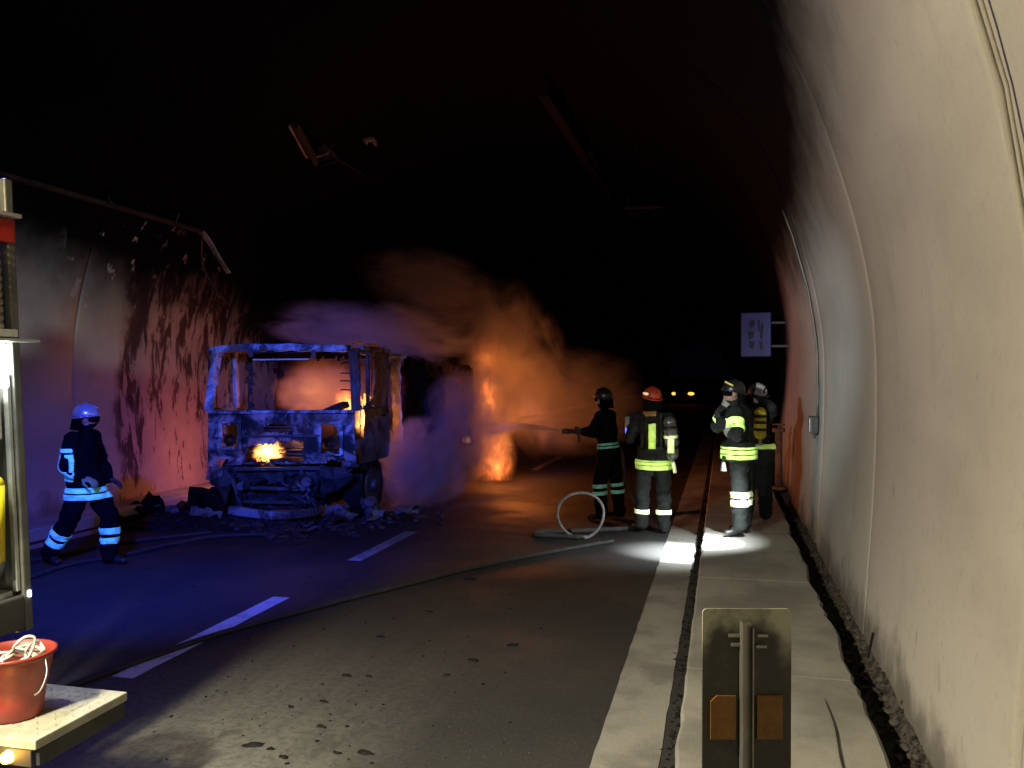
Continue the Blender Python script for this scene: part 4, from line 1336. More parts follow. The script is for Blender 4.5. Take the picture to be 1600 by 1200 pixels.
def make_hand(name, wrist, direction, side, mat, parent, curl=0.9, palm_n=None, scale=1.0):
    """glove: palm, four unequal bent fingers and a thumb off the side of the palm"""
    bm = bmesh.new()
    add_ell(bm, (0, .045, 0), (.044, .052, .019))
    capsule(bm, (0, -.03, 0), (0, .02, 0), .033, .032)
    for x, L, r in HAND_F:
        p = Vector((x, .085, 0)); a = 0
        for k, f in enumerate((.45, .32, .25)):
            a += curl * (.45, .6, .5)[k]
            q = p + Vector((x * .12, math.cos(a) * L * f, -math.sin(a) * L * f))
            capsule(bm, p, q, r * (1.18 - .1 * k), r * (1.1 - .1 * k)); p = q
    sx = side
    p = Vector((sx * .034, .02, -.004)); q = Vector((sx * .066, .055, -.020)); r_ = Vector((sx * .060, .088, -.038))
    capsule(bm, p, q, .014, .012); capsule(bm, q, r_, .012, .010)
    b = remesh(bm, .0055, 1)
    y = Vector(direction).normalized(); n = Vector(palm_n or (0, 0, 1)); x = y.cross(n).normalized(); z = x.cross(y)
    Mx = Matrix.Translation(wrist) @ Matrix((x, y, z)).transposed().to_4x4() @ Matrix.Scale(1.12 * scale, 4)
    bmesh.ops.transform(b, matrix=Mx, verts=b.verts)
    return from_bm(name, b, mat, parent, True)


def band(body, p, q, t0, t1, rmax, off, mat, name, parent, half=None):
    """strip of tape that follows the cloth: cut out of the body between two planes and lifted off it"""
    p, q = Vector(p), Vector(q)
    b = bmesh.new(); b.from_mesh(body.data)
    d = (q - p); n = d.normalized()
    bmesh.ops.bisect_plane(b, geom=list(b.verts) + list(b.edges) + list(b.faces), plane_co=p + d * t0, plane_no=n, clear_inner=True)
    bmesh.ops.bisect_plane(b, geom=list(b.verts) + list(b.edges) + list(b.faces), plane_co=p + d * t1, plane_no=n, clear_outer=True)
    kill = []
    mid = p + d * (t0 + t1) / 2
    for f in b.faces:
        c = f.calc_center_median()
        rel = c - mid; rad = (rel - n * rel.dot(n)).length
        if rad > rmax or (half is not None and rel.dot(half[0]) < half[1]) or (half is not None and len(half) > 2 and rel.dot(half[0]) > half[2]): kill.append(f)
    bmesh.ops.delete(b, geom=kill, context='FACES')
    b.normal_update()
    for v in b.verts: v.co += v.normal * off
    if not b.faces:
        b.free(); return None
    bmesh.ops.solidify(b, geom=list(b.faces), thickness=-0.004)
    return from_bm(name, b, mat, parent, True)


def person(loc, J, label, suit, rz=0.0, scale=1.0, voxel=.0125, coat=0.70, skirt=(.19, .15), hem=None, fold=.015, seed=0):
    """J: joints in metres from the feet's ground point; x across the picture, y away, z up"""
    root = empty('person', loc, rz)
    root.scale = (scale,) * 3
    tag(root, label, 'person', None)
    V = {k: Vector(v) for k, v in J.items()}
    bm = bmesh.new()
    tags = []
    def cap(a, b, r0, r1, tg):
        capsule(bm, a, b, r0, r1); tags.append((Vector(a), Vector(b), (r0 + r1) / 2, tg))
    up = (V['neck'] - V['pelvis']).normalized()
    sh = (V['shR'] - V['shL']).normalized()
    fw = V['face'].normalized() if 'face' in V else Vector((0, 1, 0))
    cdir = up
    # torso: stacked flattened ellipsoids, wide at chest, flared coat skirt
    Mrot = Matrix((sh, up.cross(sh).normalized(), up)).transposed()
    for t, rx, ry, rz_ in [(-.10, skirt[0], skirt[1], .10), (0.03, skirt[0] * .97, skirt[1] * .97, .12), (.22, .165, .13, .13), (.45, .178, .135, .14), (.66, .195, .14, .13), (.84, .18, .12, .10)]:
        c = V['pelvis'].lerp(V['neck'], t)
        add_ell(bm, c, (rx, ry, rz_), Mrot)
    tags.append((V['pelvis'] - up * .08, V['neck'], .15, 0))
    if hem:
        r0 = bmesh.ops.create_cone(bm, cap_ends=True, segments=24, radius1=1.0, radius2=.93, depth=1.0)
        pz = V['pelvis'].z + .10
        T = Matrix.Translation((V['pelvis'].x, V['pelvis'].y, (pz + hem) / 2)) @ Mrot.to_4x4().normalized() @ Matrix.Diagonal((skirt[0] * 1.05, skirt[1] * 1.08, pz - hem, 1))
        T = Matrix.Translation((V['pelvis'].x, V['pelvis'].y, (pz + hem) / 2)) @ Matrix.Rotation(math.atan2(sh.y, sh.x), 4, 'Z') @ Matrix.Diagonal((skirt[0] * 1.05, skirt[1] * 1.08, pz - hem, 1))
        bmesh.ops.transform(bm, matrix=T, verts=r0['verts'])
        tags.append((Vector((V['pelvis'].x, V['pelvis'].y, hem)), V['pelvis'], .15, 0))
    cap(V['shL'] - sh * -.0, V['shR'], .085, .085, 0)
    cap(V['neck'] - up * .02, V['head'] - up * .02, .062, .058, 3)
    for s in 'LR':
        cap(V['sh' + s], V['el' + s], .088, .074, 0)
        cap(V['el' + s], V['wr' + s], .074, .056, 0)
        hipo = V['hip' + s]
        cap(hipo, V['kn' + s], .122, .096, 1)
        cap(V['kn' + s], V['an' + s], .098, .084, 1)
        a = V['an' + s]; toe = V['toe' + s]
        cap(a + Vector((0, 0, .04)), a + Vector((0, 0, -.02)), .062, .052, 2)
        cap(a + Vector((0, 0, -.045)) - (toe - a) * .18, toe, .042, .040, 2)
    # head with brow, nose, chin, ears
    h = V['head']; f = (Vector(J['face'])).normalized(); s_ = f.cross(Vector((0, 0, 1))).normalized()
    Mh = Matrix((s_, f, s_.cross(f))).transposed()
    hd = h + Vector((0, 0, .0))
    add_ell(bm, hd + Vector((0, 0, .03)), (.074, .092, .10), Mh)
    add_ell(bm, hd + f * .030 + Vector((0, 0, -.045)), (.056, .062, .062), Mh)
    capsule(bm, hd + f * .088 + Vector((0, 0, .015)), hd + f * .108 + Vector((0, 0, -.018)), .010, .015)
    for e in (-1, 1): add_ell(bm, hd + s_ * e * .076 + Vector((0, 0, -.002)), (.010, .020, .030), Mh)
    add_ell(bm, hd + f * .088 + Vector((0, 0, -.052)), (.026, .012, .008), Mh)
    tags.append((hd - Vector((0, 0, .06)), hd + Vector((0, 0, .06)), .09, 3))
    b = remesh(bm, voxel, 2)
    b.normal_update()
    for v in b.verts:
        c = v.co
        near = min(((seg_t(c, p_, q_)[1] - r_, tg) for p_, q_, r_, tg in tags), key=lambda k: k[0])[1]
        if near in (0, 1):
            q = Vector((c.x * 6, c.y * 6, c.z * 15)) + Vector((seed, 0, 0))
            v.co += v.normal * fold * (noise.noise(q) + .5 * noise.noise(q * 2.1))
    for fc_ in b.faces:
        c = fc_.calc_center_median()
        best = min(((seg_t(c, p_, q_)[1] - r_, tg) for p_, q_, r_, tg in tags), key=lambda k: k[0])[1]
        if best == 3 and c.z < V['neck'].z + .015: best = 0
        fc_.material_index = best
    body = from_bm('body', b, [suit, suit, M['boot'], M['skin']], root, True)
    # eyes
    for e in (-1, 1):
        bm = bmesh.new(); add_ell(bm, hd + f * .083 + s_ * e * .032 + Vector((0, 0, .012)), (.012, .010, .009), Mh, 10, 8)
        from_bm('eye', bm, M['boot'], root, True)
    return root, body, V


def helmet(root, V, mat, stripe=None, face=None, cover=None):
    h = V['head']; f = Vector(face).normalized(); s_ = f.cross(Vector((0, 0, 1))).normalized(); u = s_.cross(f)
    Mh = Matrix((s_, f, u)).transposed()
    bm = bmesh.new()
    add_ell(bm, (0, -.008, .055), (.112, .135, .118), None, 24, 16)
    bmesh.ops.bisect_plane(bm, geom=list(bm.verts) + list(bm.edges) + list(bm.faces), plane_co=(0, 0, .03), plane_no=(0, -.25, 1), clear_inner=True)
    bmesh.ops.solidify(bm, geom=list(bm.faces), thickness=.010)
    # brim
    ring = [Vector((.118 * math.cos(a), -.008 + .142 * math.sin(a), .032 + .03 * math.sin(a))) for a in [k / 28 * 6.2832 for k in range(29)]]
    add_tube(bm, ring, .009, 6)
    # comb
    box_between(bm, (0, -.12, .10), (0, -.02, .172), .03, .02); box_between(bm, (0, -.02, .172), (0, .10, .135), .03, .02)
    T = Matrix.Translation(h) @ Mh.to_4x4()
    bmesh.ops.transform(bm, matrix=T, verts=bm.verts)
    hm = from_bm('helmet', bm, mat, root, True)
    bm = bmesh.new()
    n = 14; top = []; bot = []
    for k in range(n + 1):
        a = math.pi * (.12 + .76 * k / n)
        top.append(bm.verts.new((.112 * math.cos(a), -.01 + .142 * math.sin(a), .058))); bot.append(bm.verts.new((.100 * math.cos(a), -.01 + .142 * math.sin(a), -.012)))
    for k in range(n): bm.faces.new((top[k], top[k + 1], bot[k + 1], bot[k]))
    bmesh.ops.solidify(bm, geom=list(bm.faces), thickness=.004)
    bmesh.ops.transform(bm, matrix=T, verts=bm.verts)
    from_bm('visor', bm, M['visor'], hm, True)
    bm = bmesh.new(); n = 12; A = []; B = []
    for k in range(n + 1):
        a = -math.pi * (.02 + .96 * k / n)
        A.append(bm.verts.new((.108 * math.cos(a), -.01 + .125 * math.sin(a), .04))); B.append(bm.verts.new((.135 * math.cos(a), -.01 + .135 * math.sin(a), -.115)))
    for k in range(n): bm.faces.new((A[k], A[k + 1], B[k + 1], B[k]))
    bmesh.ops.solidify(bm, geom=list(bm.faces), thickness=.006)
    bmesh.ops.transform(bm, matrix=T, verts=bm.verts)
    from_bm('neck_flap', bm, cover or M['navy'], hm, True)
    if stripe:
        bm = bmesh.new()
        pts = spline([(.100, .05, .085), (.118, -.01, .085), (.100, -.075, .08)], 5) if stripe[1] > 0 else spline([(-.100, .05, .085), (-.118, -.01, .085), (-.100, -.075, .08)], 5)
        for a, b_ in zip(pts, pts[1:]): box_between(bm, a, b_, .006, .030)
        bmesh.ops.transform(bm, matrix=T, verts=bm.verts)
        from_bm('stripe', bm, stripe[0], hm)
    return hm


def air_tank(root, base, top, r, mat, strap=None, lit=False):
    b_, t_ = Vector(base), Vector(top)
    d = (t_ - b_).normalized()
    bm = bmesh.new(); add_cone(bm, b_, t_, r, r, 24); add_ell(bm, t_, (r, r, r)); add_ell(bm, b_, (r, r, r))
    tk = from_bm('air_tank', bm, mat, root, True)
    bm = bmesh.new(); add_cone(bm, b_ - d * (r + .05), b_ - d * (r - .02), .022, .022, 12); add_box(bm, b_ - d * (r + .06), (.07, .04, .03), None, .005); from_bm('valve', bm, M['steel'], tk)
    for k in (.2, .55, .85):
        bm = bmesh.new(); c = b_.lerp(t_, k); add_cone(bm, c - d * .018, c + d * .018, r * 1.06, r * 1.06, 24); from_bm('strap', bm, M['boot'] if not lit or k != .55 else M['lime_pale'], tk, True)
    return tk


# 1. walking man by the lit wall, heading towards the wreck (faces +x, a little away)
J = dict(pelvis=(.04, 0, .90), neck=(.035, 0, 1.40), head=(.045, .0, 1.55), face=(1, .45, -.12),
         shL=(.00, .17, 1.35), shR=(.02, -.18, 1.35), elL=(.06, .24, 1.07), wrL=(.19, .17, .90), elR=(.00, -.25, 1.07), wrR=(.17, -.22, .96),
         hipL=(.03, .09, .86), hipR=(.05, -.09, .86), knL=(.26, .08, .52), anL=(.27, .06, .10), toeL=(.43, .07, .045),
         knR=(-.10, -.10, .47), anR=(-.33, -.10, .13), toeR=(-.21, -.12, .045))
g1 = at(128, 883, 0)
r1, b1, V1 = person(g1, J, 'firefighter in dark coat and silver helmet walking past the glowing wall', M['navy'], R(4), .985, skirt=(.205, .185), seed=1, hem=.70)
helmet(r1, V1, M['helmet_silver'], None, J['face'])
Z0, Z1 = Vector((.04, 0, 0)), Vector((.04, 0, 1))
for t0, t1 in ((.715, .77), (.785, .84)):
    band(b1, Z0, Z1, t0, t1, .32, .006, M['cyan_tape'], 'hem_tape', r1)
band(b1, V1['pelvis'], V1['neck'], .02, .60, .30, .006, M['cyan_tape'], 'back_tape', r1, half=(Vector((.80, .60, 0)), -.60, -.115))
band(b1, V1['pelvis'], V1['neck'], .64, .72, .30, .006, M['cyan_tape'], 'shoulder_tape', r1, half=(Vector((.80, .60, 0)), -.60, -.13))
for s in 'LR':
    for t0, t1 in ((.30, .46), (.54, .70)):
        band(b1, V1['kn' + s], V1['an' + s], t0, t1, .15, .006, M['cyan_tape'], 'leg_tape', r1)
make_hand('glove', V1['wrR'], (.8, .1, -.3), 1, bpy.data.materials.get('green_glove') or simple('green_glove', (.35, .5, .22), .8), r1, 1.0, (0, -.3, 1))
make_hand('glove', V1['wrL'], (.8, .1, -.2), -1, M['glove_dark'], r1, 1.0, (0, .3, 1))

# 2. dark blue firefighter aiming the branch (faces -x, away)
J = dict(pelvis=(.02, 0, .98), neck=(-.03, 0, 1.50), head=(-.05, .01, 1.645), face=(-1, .5, -.05),
         shL=(-.06, -.16, 1.43), shR=(.02, .18, 1.43), elL=(-.16, -.27, 1.22), wrL=(-.30, -.10, 1.21), elR=(.05, .30, 1.17), wrR=(-.14, .16, 1.14),
         hipL=(.0, -.10, .92), hipR=(.04, .10, .92), knL=(-.08, -.13, .50), anL=(-.05, -.14, .10), toeL=(-.22, -.10, .045),
         knR=(.12, .13, .50), anR=(.16, .14, .10), toeR=(.0, .20, .045))
g2 = at(948, 812, 0)
r2, b2, V2 = person(g2, J, 'firefighter in dark blue spraying water at the fire beside the hoop', M['navy'], 0, 1.0, seed=5)
helmet(r2, V2, M['helmet_black'], None, J['face'])
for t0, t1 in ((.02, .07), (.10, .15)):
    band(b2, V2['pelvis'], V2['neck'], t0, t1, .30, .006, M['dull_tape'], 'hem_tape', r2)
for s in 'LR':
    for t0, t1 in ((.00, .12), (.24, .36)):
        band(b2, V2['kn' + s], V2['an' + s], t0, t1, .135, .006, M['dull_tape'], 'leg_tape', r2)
bn = from_bm
make_hand('glove', V2['wrL'], (-1, .3, 0), 1, M['glove_dark'], r2, 1.25, (0, -.5, -1))
make_hand('glove', V2['wrR'], (-1, .2, 0), -1, M['glove_pale'], r2, 1.25, (0, .5, -1))
# nozzle + its hose
nb = g2 + V2['wrL'] + Vector((-.07, .03, 0))
nz_ = empty('hose_branch', nb); tag(nz_, 'black hose branch held towards the fire, feeding the water jet', 'hose branch')
bm = bmesh.new(); add_cone(bm, (.10, 0, -.01), (-.16, .03, 0), .028, .034, 14); from_bm('barrel', bm, M['rubber'], nz_, True)
bm = bmesh.new(); add_cone(bm, (-.16, .03, 0), (-.24, .045, .0), .042, .036, 16); from_bm('nozzle', bm, M['dark_paint'], nz_, True)
bm = bmesh.new(); box_between(bm, (-.02, 0, -.02), (.0, 0, -.14), .03, .025, bev=.006); from_bm('grip', bm, M['rubber'], nz_)
bm = bmesh.new(); add_tube(bm, spline([(.10, 0, -.01), (.3, .06, -.06), (.55, .18, -.25), (.62, .35, -.8), (.9, .5, -1.17), (1.6, .9, -1.18)], 8), .022, 10); from_bm('hose_tail', bm, M['hose'], nz_, True)

# 3. orange-helmeted firefighter seen from behind
J = dict(pelvis=(0, 0, 1.0), neck=(-.02, 0, 1.53), head=(-.025, .0, 1.675), face=(-.55, .8, 0),
         shL=(-.20, .03, 1.44), shR=(.18, -.02, 1.44), elL=(-.30, .10, 1.19), wrL=(-.31, .25, 1.35), elR=(.24, .05, 1.15), wrR=(.12, .26, 1.10),
         hipL=(-.105, 0, .94), hipR=(.105, 0, .94), knL=(-.145, .01, .52), anL=(-.16, 0, .10), toeL=(-.25, .14, .045),
         knR=(.12, .01, .52), anR=(.125, .0, .10), toeR=(.13, .18, .045))
g3 = at(1022, 833, 0)
r3, b3, V3 = person(g3, J, 'firefighter with orange helmet seen from behind, breathing cylinder on the back', M['black_suit'], 0, 1.0, skirt=(.215, .185), seed=9, hem=.80)
helmet(r3, V3, M['helmet_orange'], (M['lime_pale'], -1), J['face'], M['black_suit'])
Z0, Z1 = Vector((0, 0, 0)), Vector((0, 0, 1))
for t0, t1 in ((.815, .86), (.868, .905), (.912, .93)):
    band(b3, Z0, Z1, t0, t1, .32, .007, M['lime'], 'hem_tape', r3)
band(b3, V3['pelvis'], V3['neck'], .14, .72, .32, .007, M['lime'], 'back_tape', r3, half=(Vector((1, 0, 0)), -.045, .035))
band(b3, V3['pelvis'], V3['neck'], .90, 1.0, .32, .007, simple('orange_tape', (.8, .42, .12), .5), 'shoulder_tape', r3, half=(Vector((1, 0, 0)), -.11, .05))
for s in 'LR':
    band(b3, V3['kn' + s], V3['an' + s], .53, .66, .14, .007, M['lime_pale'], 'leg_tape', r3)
air_tank(r3, (.235, -.17, 1.02), (.205, -.17, 1.40), .080, M['tank'], None, True)
bm = bmesh.new(); add_box(bm, (.225, -.258, 1.12), (.08, .02, .17), None, .006); from_bm('tank_label', bm, M['lime_pale'], r3)
bm = bmesh.new(); add_tube(bm, spline([(.245, -.20, .92), (.26, -.20, .86), (.27, -.18, .79)], 5), .022, 8); from_bm('tank_cover', bm, M['lime_pale'], r3, True)
for x in (-.14, .10):
    bm = bmesh.new(); box_between(bm, (x, -.155, 1.08), (x * .9, -.13, 1.5), .035, .02); from_bm('harness_strap', bm, M['boot'], r3)
bm = bmesh.new()
ring = [Vector((.20 * math.cos(a), .165 * math.sin(a), 1.06)) for a in [k / 24 * 6.2832 for k in range(25)]]
add_tube(bm, ring, .020, 6); from_bm('waist_belt', bm, M['boot'], r3, True)
make_hand('glove', V3['wrL'], (-.1, .2, 1), 1, M['glove_dark'], r3, .8, (-.3, -1, 0))
make_hand('glove', V3['wrR'], (-.6, .6, 0), -1, M['glove_dark'], r3, .9, (0, .1, 1))
rd = empty('hand_radio', g3 + Vector((-.36, .22, 1.38))); tag(rd, 'hand-held radio with a small blue light raised by the orange-helmeted firefighter', 'radio')
bm = bmesh.new(); add_box(bm, (0, 0, 0), (.06, .04, .15), None, .008); from_bm('body', bm, M['glove_pale'], rd)
bm = bmesh.new(); add_box(bm, (-.01, -.02, -.12), (.028, .03, .10), None, .006); from_bm('light', bm, M['blue_led'], rd)
bm = bmesh.new(); add_cone(bm, (.015, 0, .07), (.015, 0, .16), .007, .004, 8); from_bm('aerial', bm, M['rubber'], rd)

# 4. firefighter on the walkway, hand raised to the helmet
J = dict(pelvis=(.01, 0, .98), neck=(-.03, 0, 1.46), head=(-.055, -.01, 1.615), face=(-1, -.25, .0),
         shL=(-.03, -.17, 1.41), shR=(.0, .17, 1.41), elL=(-.02, -.34, 1.17), wrL=(-.20, -.22, 1.32), elR=(-.24, .18, 1.23), wrR=(-.15, .08, 1.47),
         hipL=(.02, -.10, .92), hipR=(.02, .10, .92), knL=(.02, -.09, .50), anL=(.02, -.13, .11), toeL=(-.12, -.18, .045),
         knR=(.06, .10, .50), anR=(.08, .12, .11), toeR=(-.07, .16, .045))
g4 = at(1153, 836, .152)
r4, b4, V4 = person(g4, J, 'firefighter in black helmet raising a glove to the face on the walkway', M['black_suit'], 0, 1.0, skirt=(.20, .185), seed=14, hem=.87)
helmet(r4, V4, M['helmet_black'], None, J['face'], M['black_suit'])
bm = bmesh.new(); box_between(bm, V4['head'] + Vector((-.09, -.085, .150)), V4['head'] + Vector((.0, -.110, .105)), .008, .018); from_bm('helmet_stripe', bm, M['yellow'], r4)
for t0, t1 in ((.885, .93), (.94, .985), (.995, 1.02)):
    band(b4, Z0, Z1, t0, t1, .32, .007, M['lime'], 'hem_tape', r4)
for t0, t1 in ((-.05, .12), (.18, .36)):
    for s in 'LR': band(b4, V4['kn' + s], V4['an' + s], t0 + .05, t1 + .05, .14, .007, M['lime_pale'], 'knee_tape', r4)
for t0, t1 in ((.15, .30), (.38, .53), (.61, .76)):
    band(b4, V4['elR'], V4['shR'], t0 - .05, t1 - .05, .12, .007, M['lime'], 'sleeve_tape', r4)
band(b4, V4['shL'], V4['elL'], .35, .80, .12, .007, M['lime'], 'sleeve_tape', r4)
band(b4, V4['elL'], V4['wrL'], .25, .45, .10, .007, M['glove_pale'], 'cuff', r4)
make_hand('glove', V4['wrR'], (.15, -.2, 1), 1, M['glove_pale'], r4, 1.1, (-1, -.4, 0), 1.15)
make_hand('glove', V4['wrL'], (-.4, .3, .9), -1, M['glove_dark'], r4, 1.0, (-1, -.4, 0))
tor = empty('torch', Vector(g4) + Vector((-.16, -.245, .76))); tag(tor, 'small white-lit torch hanging from the belt of the walkway firefighter', 'torch')
bm = bmesh.new(); add_cone(bm, (0, 0, .0), (0, 0, .10), .035, .018, 16); from_bm('head', bm, M['white'], tor, True)
bm = bmesh.new(); add_cone(bm, (0, 0, .10), (0, 0, .17), .016, .016, 12); from_bm('barrel', bm, M['rubber'], tor, True)

# 5. companion behind, mostly hidden
J = dict(pelvis=(.0, 0, .98), neck=(.0, 0, 1.48), head=(.0, .0, 1.60), face=(-.6, .8, 0),
         shL=(-.19, 0, 1.42), shR=(.19, 0, 1.42), elL=(-.25, .12, 1.15), wrL=(-.15, .3, 1.1), elR=(.13, -.05, 1.46), wrR=(-.10, -.12, 1.70),
         hipL=(-.10, 0, .92), hipR=(.10, 0, .92), knL=(-.11, .02, .50), anL=(-.12, 0, .11), toeL=(-.16, .16, .045),
         knR=(.10, .02, .50), anR=(.11, .0, .11), toeR=(.10, .17, .045))
J['elR'] = (.17, -.08, 1.46); J['shR'] = (.17, 0, 1.41); J['wrR'] = (.0, -.12, 1.59)
p5 = at(1183, 815, .152)
r5, b5, V5 = person(p5, J, 'firefighter with yellow breathing cylinder and raised white glove, half hidden on the walkway', M['black_suit'], 0, .98, seed=20)
helmet(r5, V5, M['helmet_black'], None, J['face'], M['black_suit'])
air_tank(r5, (.03, -.20, 1.14), (.03, -.20, 1.40), .075, M['yellow'])
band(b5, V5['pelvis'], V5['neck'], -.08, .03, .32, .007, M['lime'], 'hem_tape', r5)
make_hand('glove', V5['wrR'], (.25, -.1, 1), 1, M['glove_pale'], r5, .9, (0, -1, 0), 1.15)
make_hand('glove', V5['wrL'], (.2, .8, 0), -1, M['glove_dark'], r5, .8, (0, .1, 1))

# ------------------------------------------------------------------ smoke and fire
def cloud(name, c, r, density, ncol, nscale, label, rot=(0, 0, 0), emit=None, soft=0.9, namp=1.5, seed=0.0, kind='stuff', cat=None, stretch=(1, 1, 1), aniso=0.2, thr=0.0):
    t = NT(name + '_volume')
    t.t.nodes.remove(t.b)
    o = t.coord('Object')
    ln = t.n('ShaderNodeVectorMath', operation='LENGTH'); t.l(o, ln.inputs[0])
    r_ = ln.outputs['Value']
    nn = t.noise(t.mapping(o, stretch, (seed, seed * .7, 0)), nscale * 1.25, 6, .62, .9)
    d = t.math('SUBTRACT', 1.0, r_)
    d = t.math('ADD', t.math('MULTIPLY', d, soft), t.math('MULTIPLY', t.math('SUBTRACT', nn, .5 + thr), namp))
    d = t.math('MULTIPLY', t.smooth(d, 0.02, 0.60), t.smooth(r_, 1.0, .72))
    v = t.n('ShaderNodeVolumePrincipled')
    v.inputs['Color'].default_value = (*ncol, 1)
    v.inputs['Anisotropy'].default_value = aniso
    t.l(t.math('MULTIPLY', d, density), v.inputs['Density'])
    if emit:
        core = t.smooth(t.math('ADD', t.math('MULTIPLY', t.math('SUBTRACT', 1.0, r_), 1.2), t.math('MULTIPLY', t.math('SUBTRACT', nn, .5), 2.4)), emit[3], emit[4])
        t.l(t.math('MULTIPLY', t.math('MULTIPLY', core, t.smooth(r_, 1.0, .7)), emit[1]), v.inputs['Emission Strength'])
        t.l(t.mix(core, emit[0], emit[2]), v.inputs['Emission Color'])
    t.l(v.outputs[0], t.out.inputs['Volume'])
    t.m.cycles.volume_step_rate = 1.0
    bm = bmesh.new(); bmesh.ops.create_icosphere(bm, subdivisions=3, radius=1.0)
    ob = from_bm(name, bm, t.m)
    ob.location = c; ob.scale = r; ob.rotation_euler = rot
    return tag(ob, label, cat, None, kind)


SM = (0.60, 0.60, 0.62)
# column over the rear fire, leaning back over the lorry and spreading under the vault
cloud('smoke', (-4.15, 16.9, 2.1), (1.3, 1.1, 2.1), 1.2, SM, 2.3, 'orange-lit smoke column over the rear fire', (0, R(-14), 0), seed=1.3, namp=2.2)
cloud('smoke', (-2.95, 16.7, 1.45), (1.9, 1.2, 1.25), 0.5, SM, 2.0, 'brown-orange smoke drifting from the fire towards the hose crew', seed=4.1, namp=1.8)
cloud('smoke', (-5.9, 16.9, 3.85), (1.9, 1.3, 0.9), 0.75, SM, 2.2, 'dull red smoke rolling up behind the lorry', (0, R(18), 0), seed=7.7, namp=2.0)
cloud('smoke', (-5.75, 13.4, 2.70), (2.1, 1.3, 0.62), 1.5, SM, 2.2, 'blue-lit smoke bank lying over the lorry roof', (0, R(6), 0), seed=2.2, namp=2.0)
cloud('smoke', (-4.45, 12.3, 0.62), (0.85, 1.15, 0.85), 2.6, (.40, .40, .46), 2.2, 'grey violet steam rolling out from behind the lorry front wheel', seed=9.4, namp=2.2)
cloud('smoke', (-4.30, 14.0, 1.05), (0.95, 1.3, 1.20), 2.2, (.38, .38, .44), 2.2, 'violet smoke billowing along the load body towards the flames', seed=12.4, namp=2.2)
cloud('smoke', (-5.95, 12.75, 1.75), (1.3, 1.0, 0.95), 1.1, (0.5, 0.42, 0.36), 1.8, 'orange-lit smoke seen through the empty windscreen', seed=5.9)
# flames
FL = (1.0, 0.13, 0.015); FH = (1.0, 0.34, 0.07)
cloud('fire', at(772, 722, D=16.2), (.52, .42, .74), 1.5, SM, 2.6, 'glowing billow of flames low at the rear wheel of the lorry', emit=(FL, 14.0, FH, .40, 1.5), seed=3.3, stretch=(1, 1, .8), namp=2.0)
cloud('fire', at(757, 635, D=16.4), (.44, .42, 1.0), 1.4, SM, 2.6, 'taller orange flames beside the load body', emit=(FL, 9.0, FH, .40, 1.5), seed=6.1, stretch=(1, 1, .8), namp=2.0)
cloud('fire', at(762, 560, D=16.8), (.50, .40, .60), 1.2, SM, 2.6, 'dim orange flame top dissolving into the smoke', emit=(FL, 2.6, FH, .45, 1.5), seed=8.1, namp=2.0)
cloud('fire', P(419, 709, YF + .26), (.30, .16, .24), 1.0, SM, 2.6, 'white-hot glow filling the grille opening of the lorry', emit=((1.0, .30, .04), 60.0, (1.0, .55, .12), .15, 1.0), seed=1.1)
cloud('fire', P(500, 612, YB + .9), (.95, .55, .62), 0.9, SM, 1.5, 'broad orange fire glow hanging behind the empty windscreen', emit=((1.0, .17, .02), 2.0, (1.0, .38, .06), .0, 1.5), seed=15.1)  # emission put into the haze in place of firelight on smoke
cloud('fire', P(541, 628, YB + .35), (.24, .2, .24), 1.0, SM, 1.8, 'glow inside the cab by the window post', emit=(FL, 16.0, FH, .2, 1.1), seed=2.1)
cloud('fire', Vector((-4.95, 11.3, 1.35)), (.16, .25, .30), 1.0, SM, 1.8, 'glow showing through the slit in the cab side', emit=((1.0, .28, .04), 26.0, (1.0, .5, .12), .2, 1.1), seed=4.4)


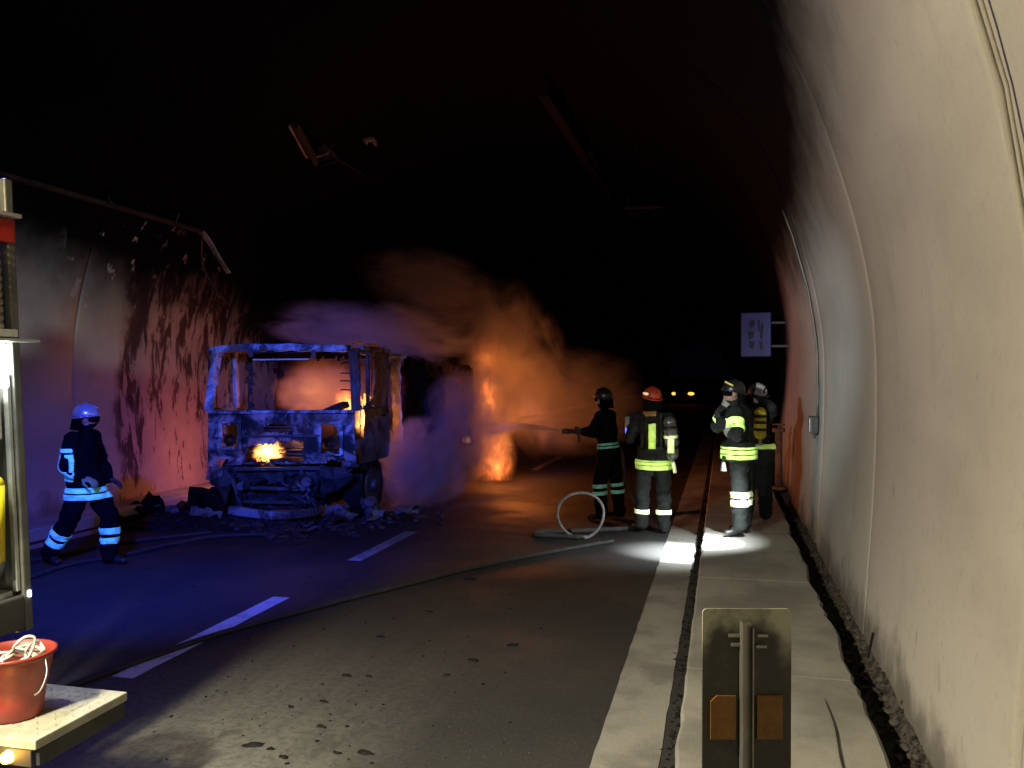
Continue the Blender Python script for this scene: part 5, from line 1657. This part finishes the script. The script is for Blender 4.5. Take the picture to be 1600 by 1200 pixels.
def flame(name, c, w, h, n, s, label, lean=0.0):
    """tongues of burning gas: emissive tapered sheets that twist as they rise"""
    rg = random.Random(s)
    bm = bmesh.new()
    for k in range(n):
        x0 = rg.uniform(-w, w); y0 = rg.uniform(-w * .5, w * .5)
        H = h * rg.uniform(.45, 1.0); r0 = w * rg.uniform(.16, .38)
        ph = rg.uniform(0, 6)
        pts = [Vector((x0 + lean * t * H + .12 * H * math.sin(ph + t * 4) * t, y0 + .08 * H * math.cos(ph + t * 3) * t, H * t)) for t in [i / 9 for i in range(10)]]
        add_tube(bm, pts, r0, 7, lambda t, r0=r0: r0 * (1.0 - t) ** .8 * (.7 + .9 * math.sin(min(1, t * 2.5) * 1.57)) * .7 + .003)
    o = from_bm(name, bm, M['flame'], None, True)
    o.location = c
    return tag(o, label, 'fire', None, None)


t = NT('flame')
lw = t.n('ShaderNodeLayerWeight'); lw.inputs[0].default_value = .45
z = t.noise(t.mapping(t.coord(), (6, 6, 2.2)), 1.6, 3)
c = t.mix(t.smooth(z, .3, .7), (1.0, .22, .03), (1.0, .50, .14))
em = t.n('ShaderNodeEmission'); t.l(c, em.inputs[0]); em.inputs[1].default_value = 2.6
tr = t.n('ShaderNodeBsdfTransparent'); mx = t.n('ShaderNodeMixShader')
t.l(t.smooth(lw.outputs['Facing'], .15, .85), mx.inputs[0]); t.l(em.outputs[0], mx.inputs[1]); t.l(tr.outputs[0], mx.inputs[2])
t.l(mx.outputs[0], t.out.inputs[0]); t.t.nodes.remove(t.b)
M['flame'] = t.m
flame('fire', P(419, 722, YF + .24), .13, .17, 16, 2, 'short flame tongues in the grille opening of the lorry')
flame('fire', P(545, 640, YB + .2), .12, .20, 9, 3, 'low flame tongues inside the cab by the window post')
flame('fire', P(572, 640, YF + .5), .08, .26, 9, 4, 'flames behind the side window of the cab')
flame('fire', at(728, 692, D=15.0), .10, .14, 5, 6, 'small bright flame where the water jet strikes')
# water jet
a, b = nb + Vector((-.24, .045, 0)), Vector(at(742, 679, D=15.2))
bm = bmesh.new()
n = 24
pts = [a.lerp(b, k / n) + Vector((0, 0, .10 * math.sin(k / n * math.pi))) for k in range(n + 1)]
add_tube(bm, pts, .02, 10, lambda t: .022 + .09 * t)
t = NT('water_spray'); t.t.nodes.remove(t.b)
v = t.n('ShaderNodeVolumePrincipled'); v.inputs['Color'].default_value = (.95, .95, .97, 1)
xx, yy, zz = t.xyz(t.pos())
dd = t.math('MULTIPLY', t.math('POWER', t.smooth(xx, b.x - .3, a.x), 2.2), 14.0)
dd = t.math('ADD', dd, .9)
t.l(dd, v.inputs['Density']); v.inputs['Anisotropy'].default_value = .3
t.l(v.outputs[0], t.out.inputs['Volume'])
tag(from_bm('water_jet', bm, t.m, None, True), 'thin white water jet shot from the branch into the orange fire', 'water jet')
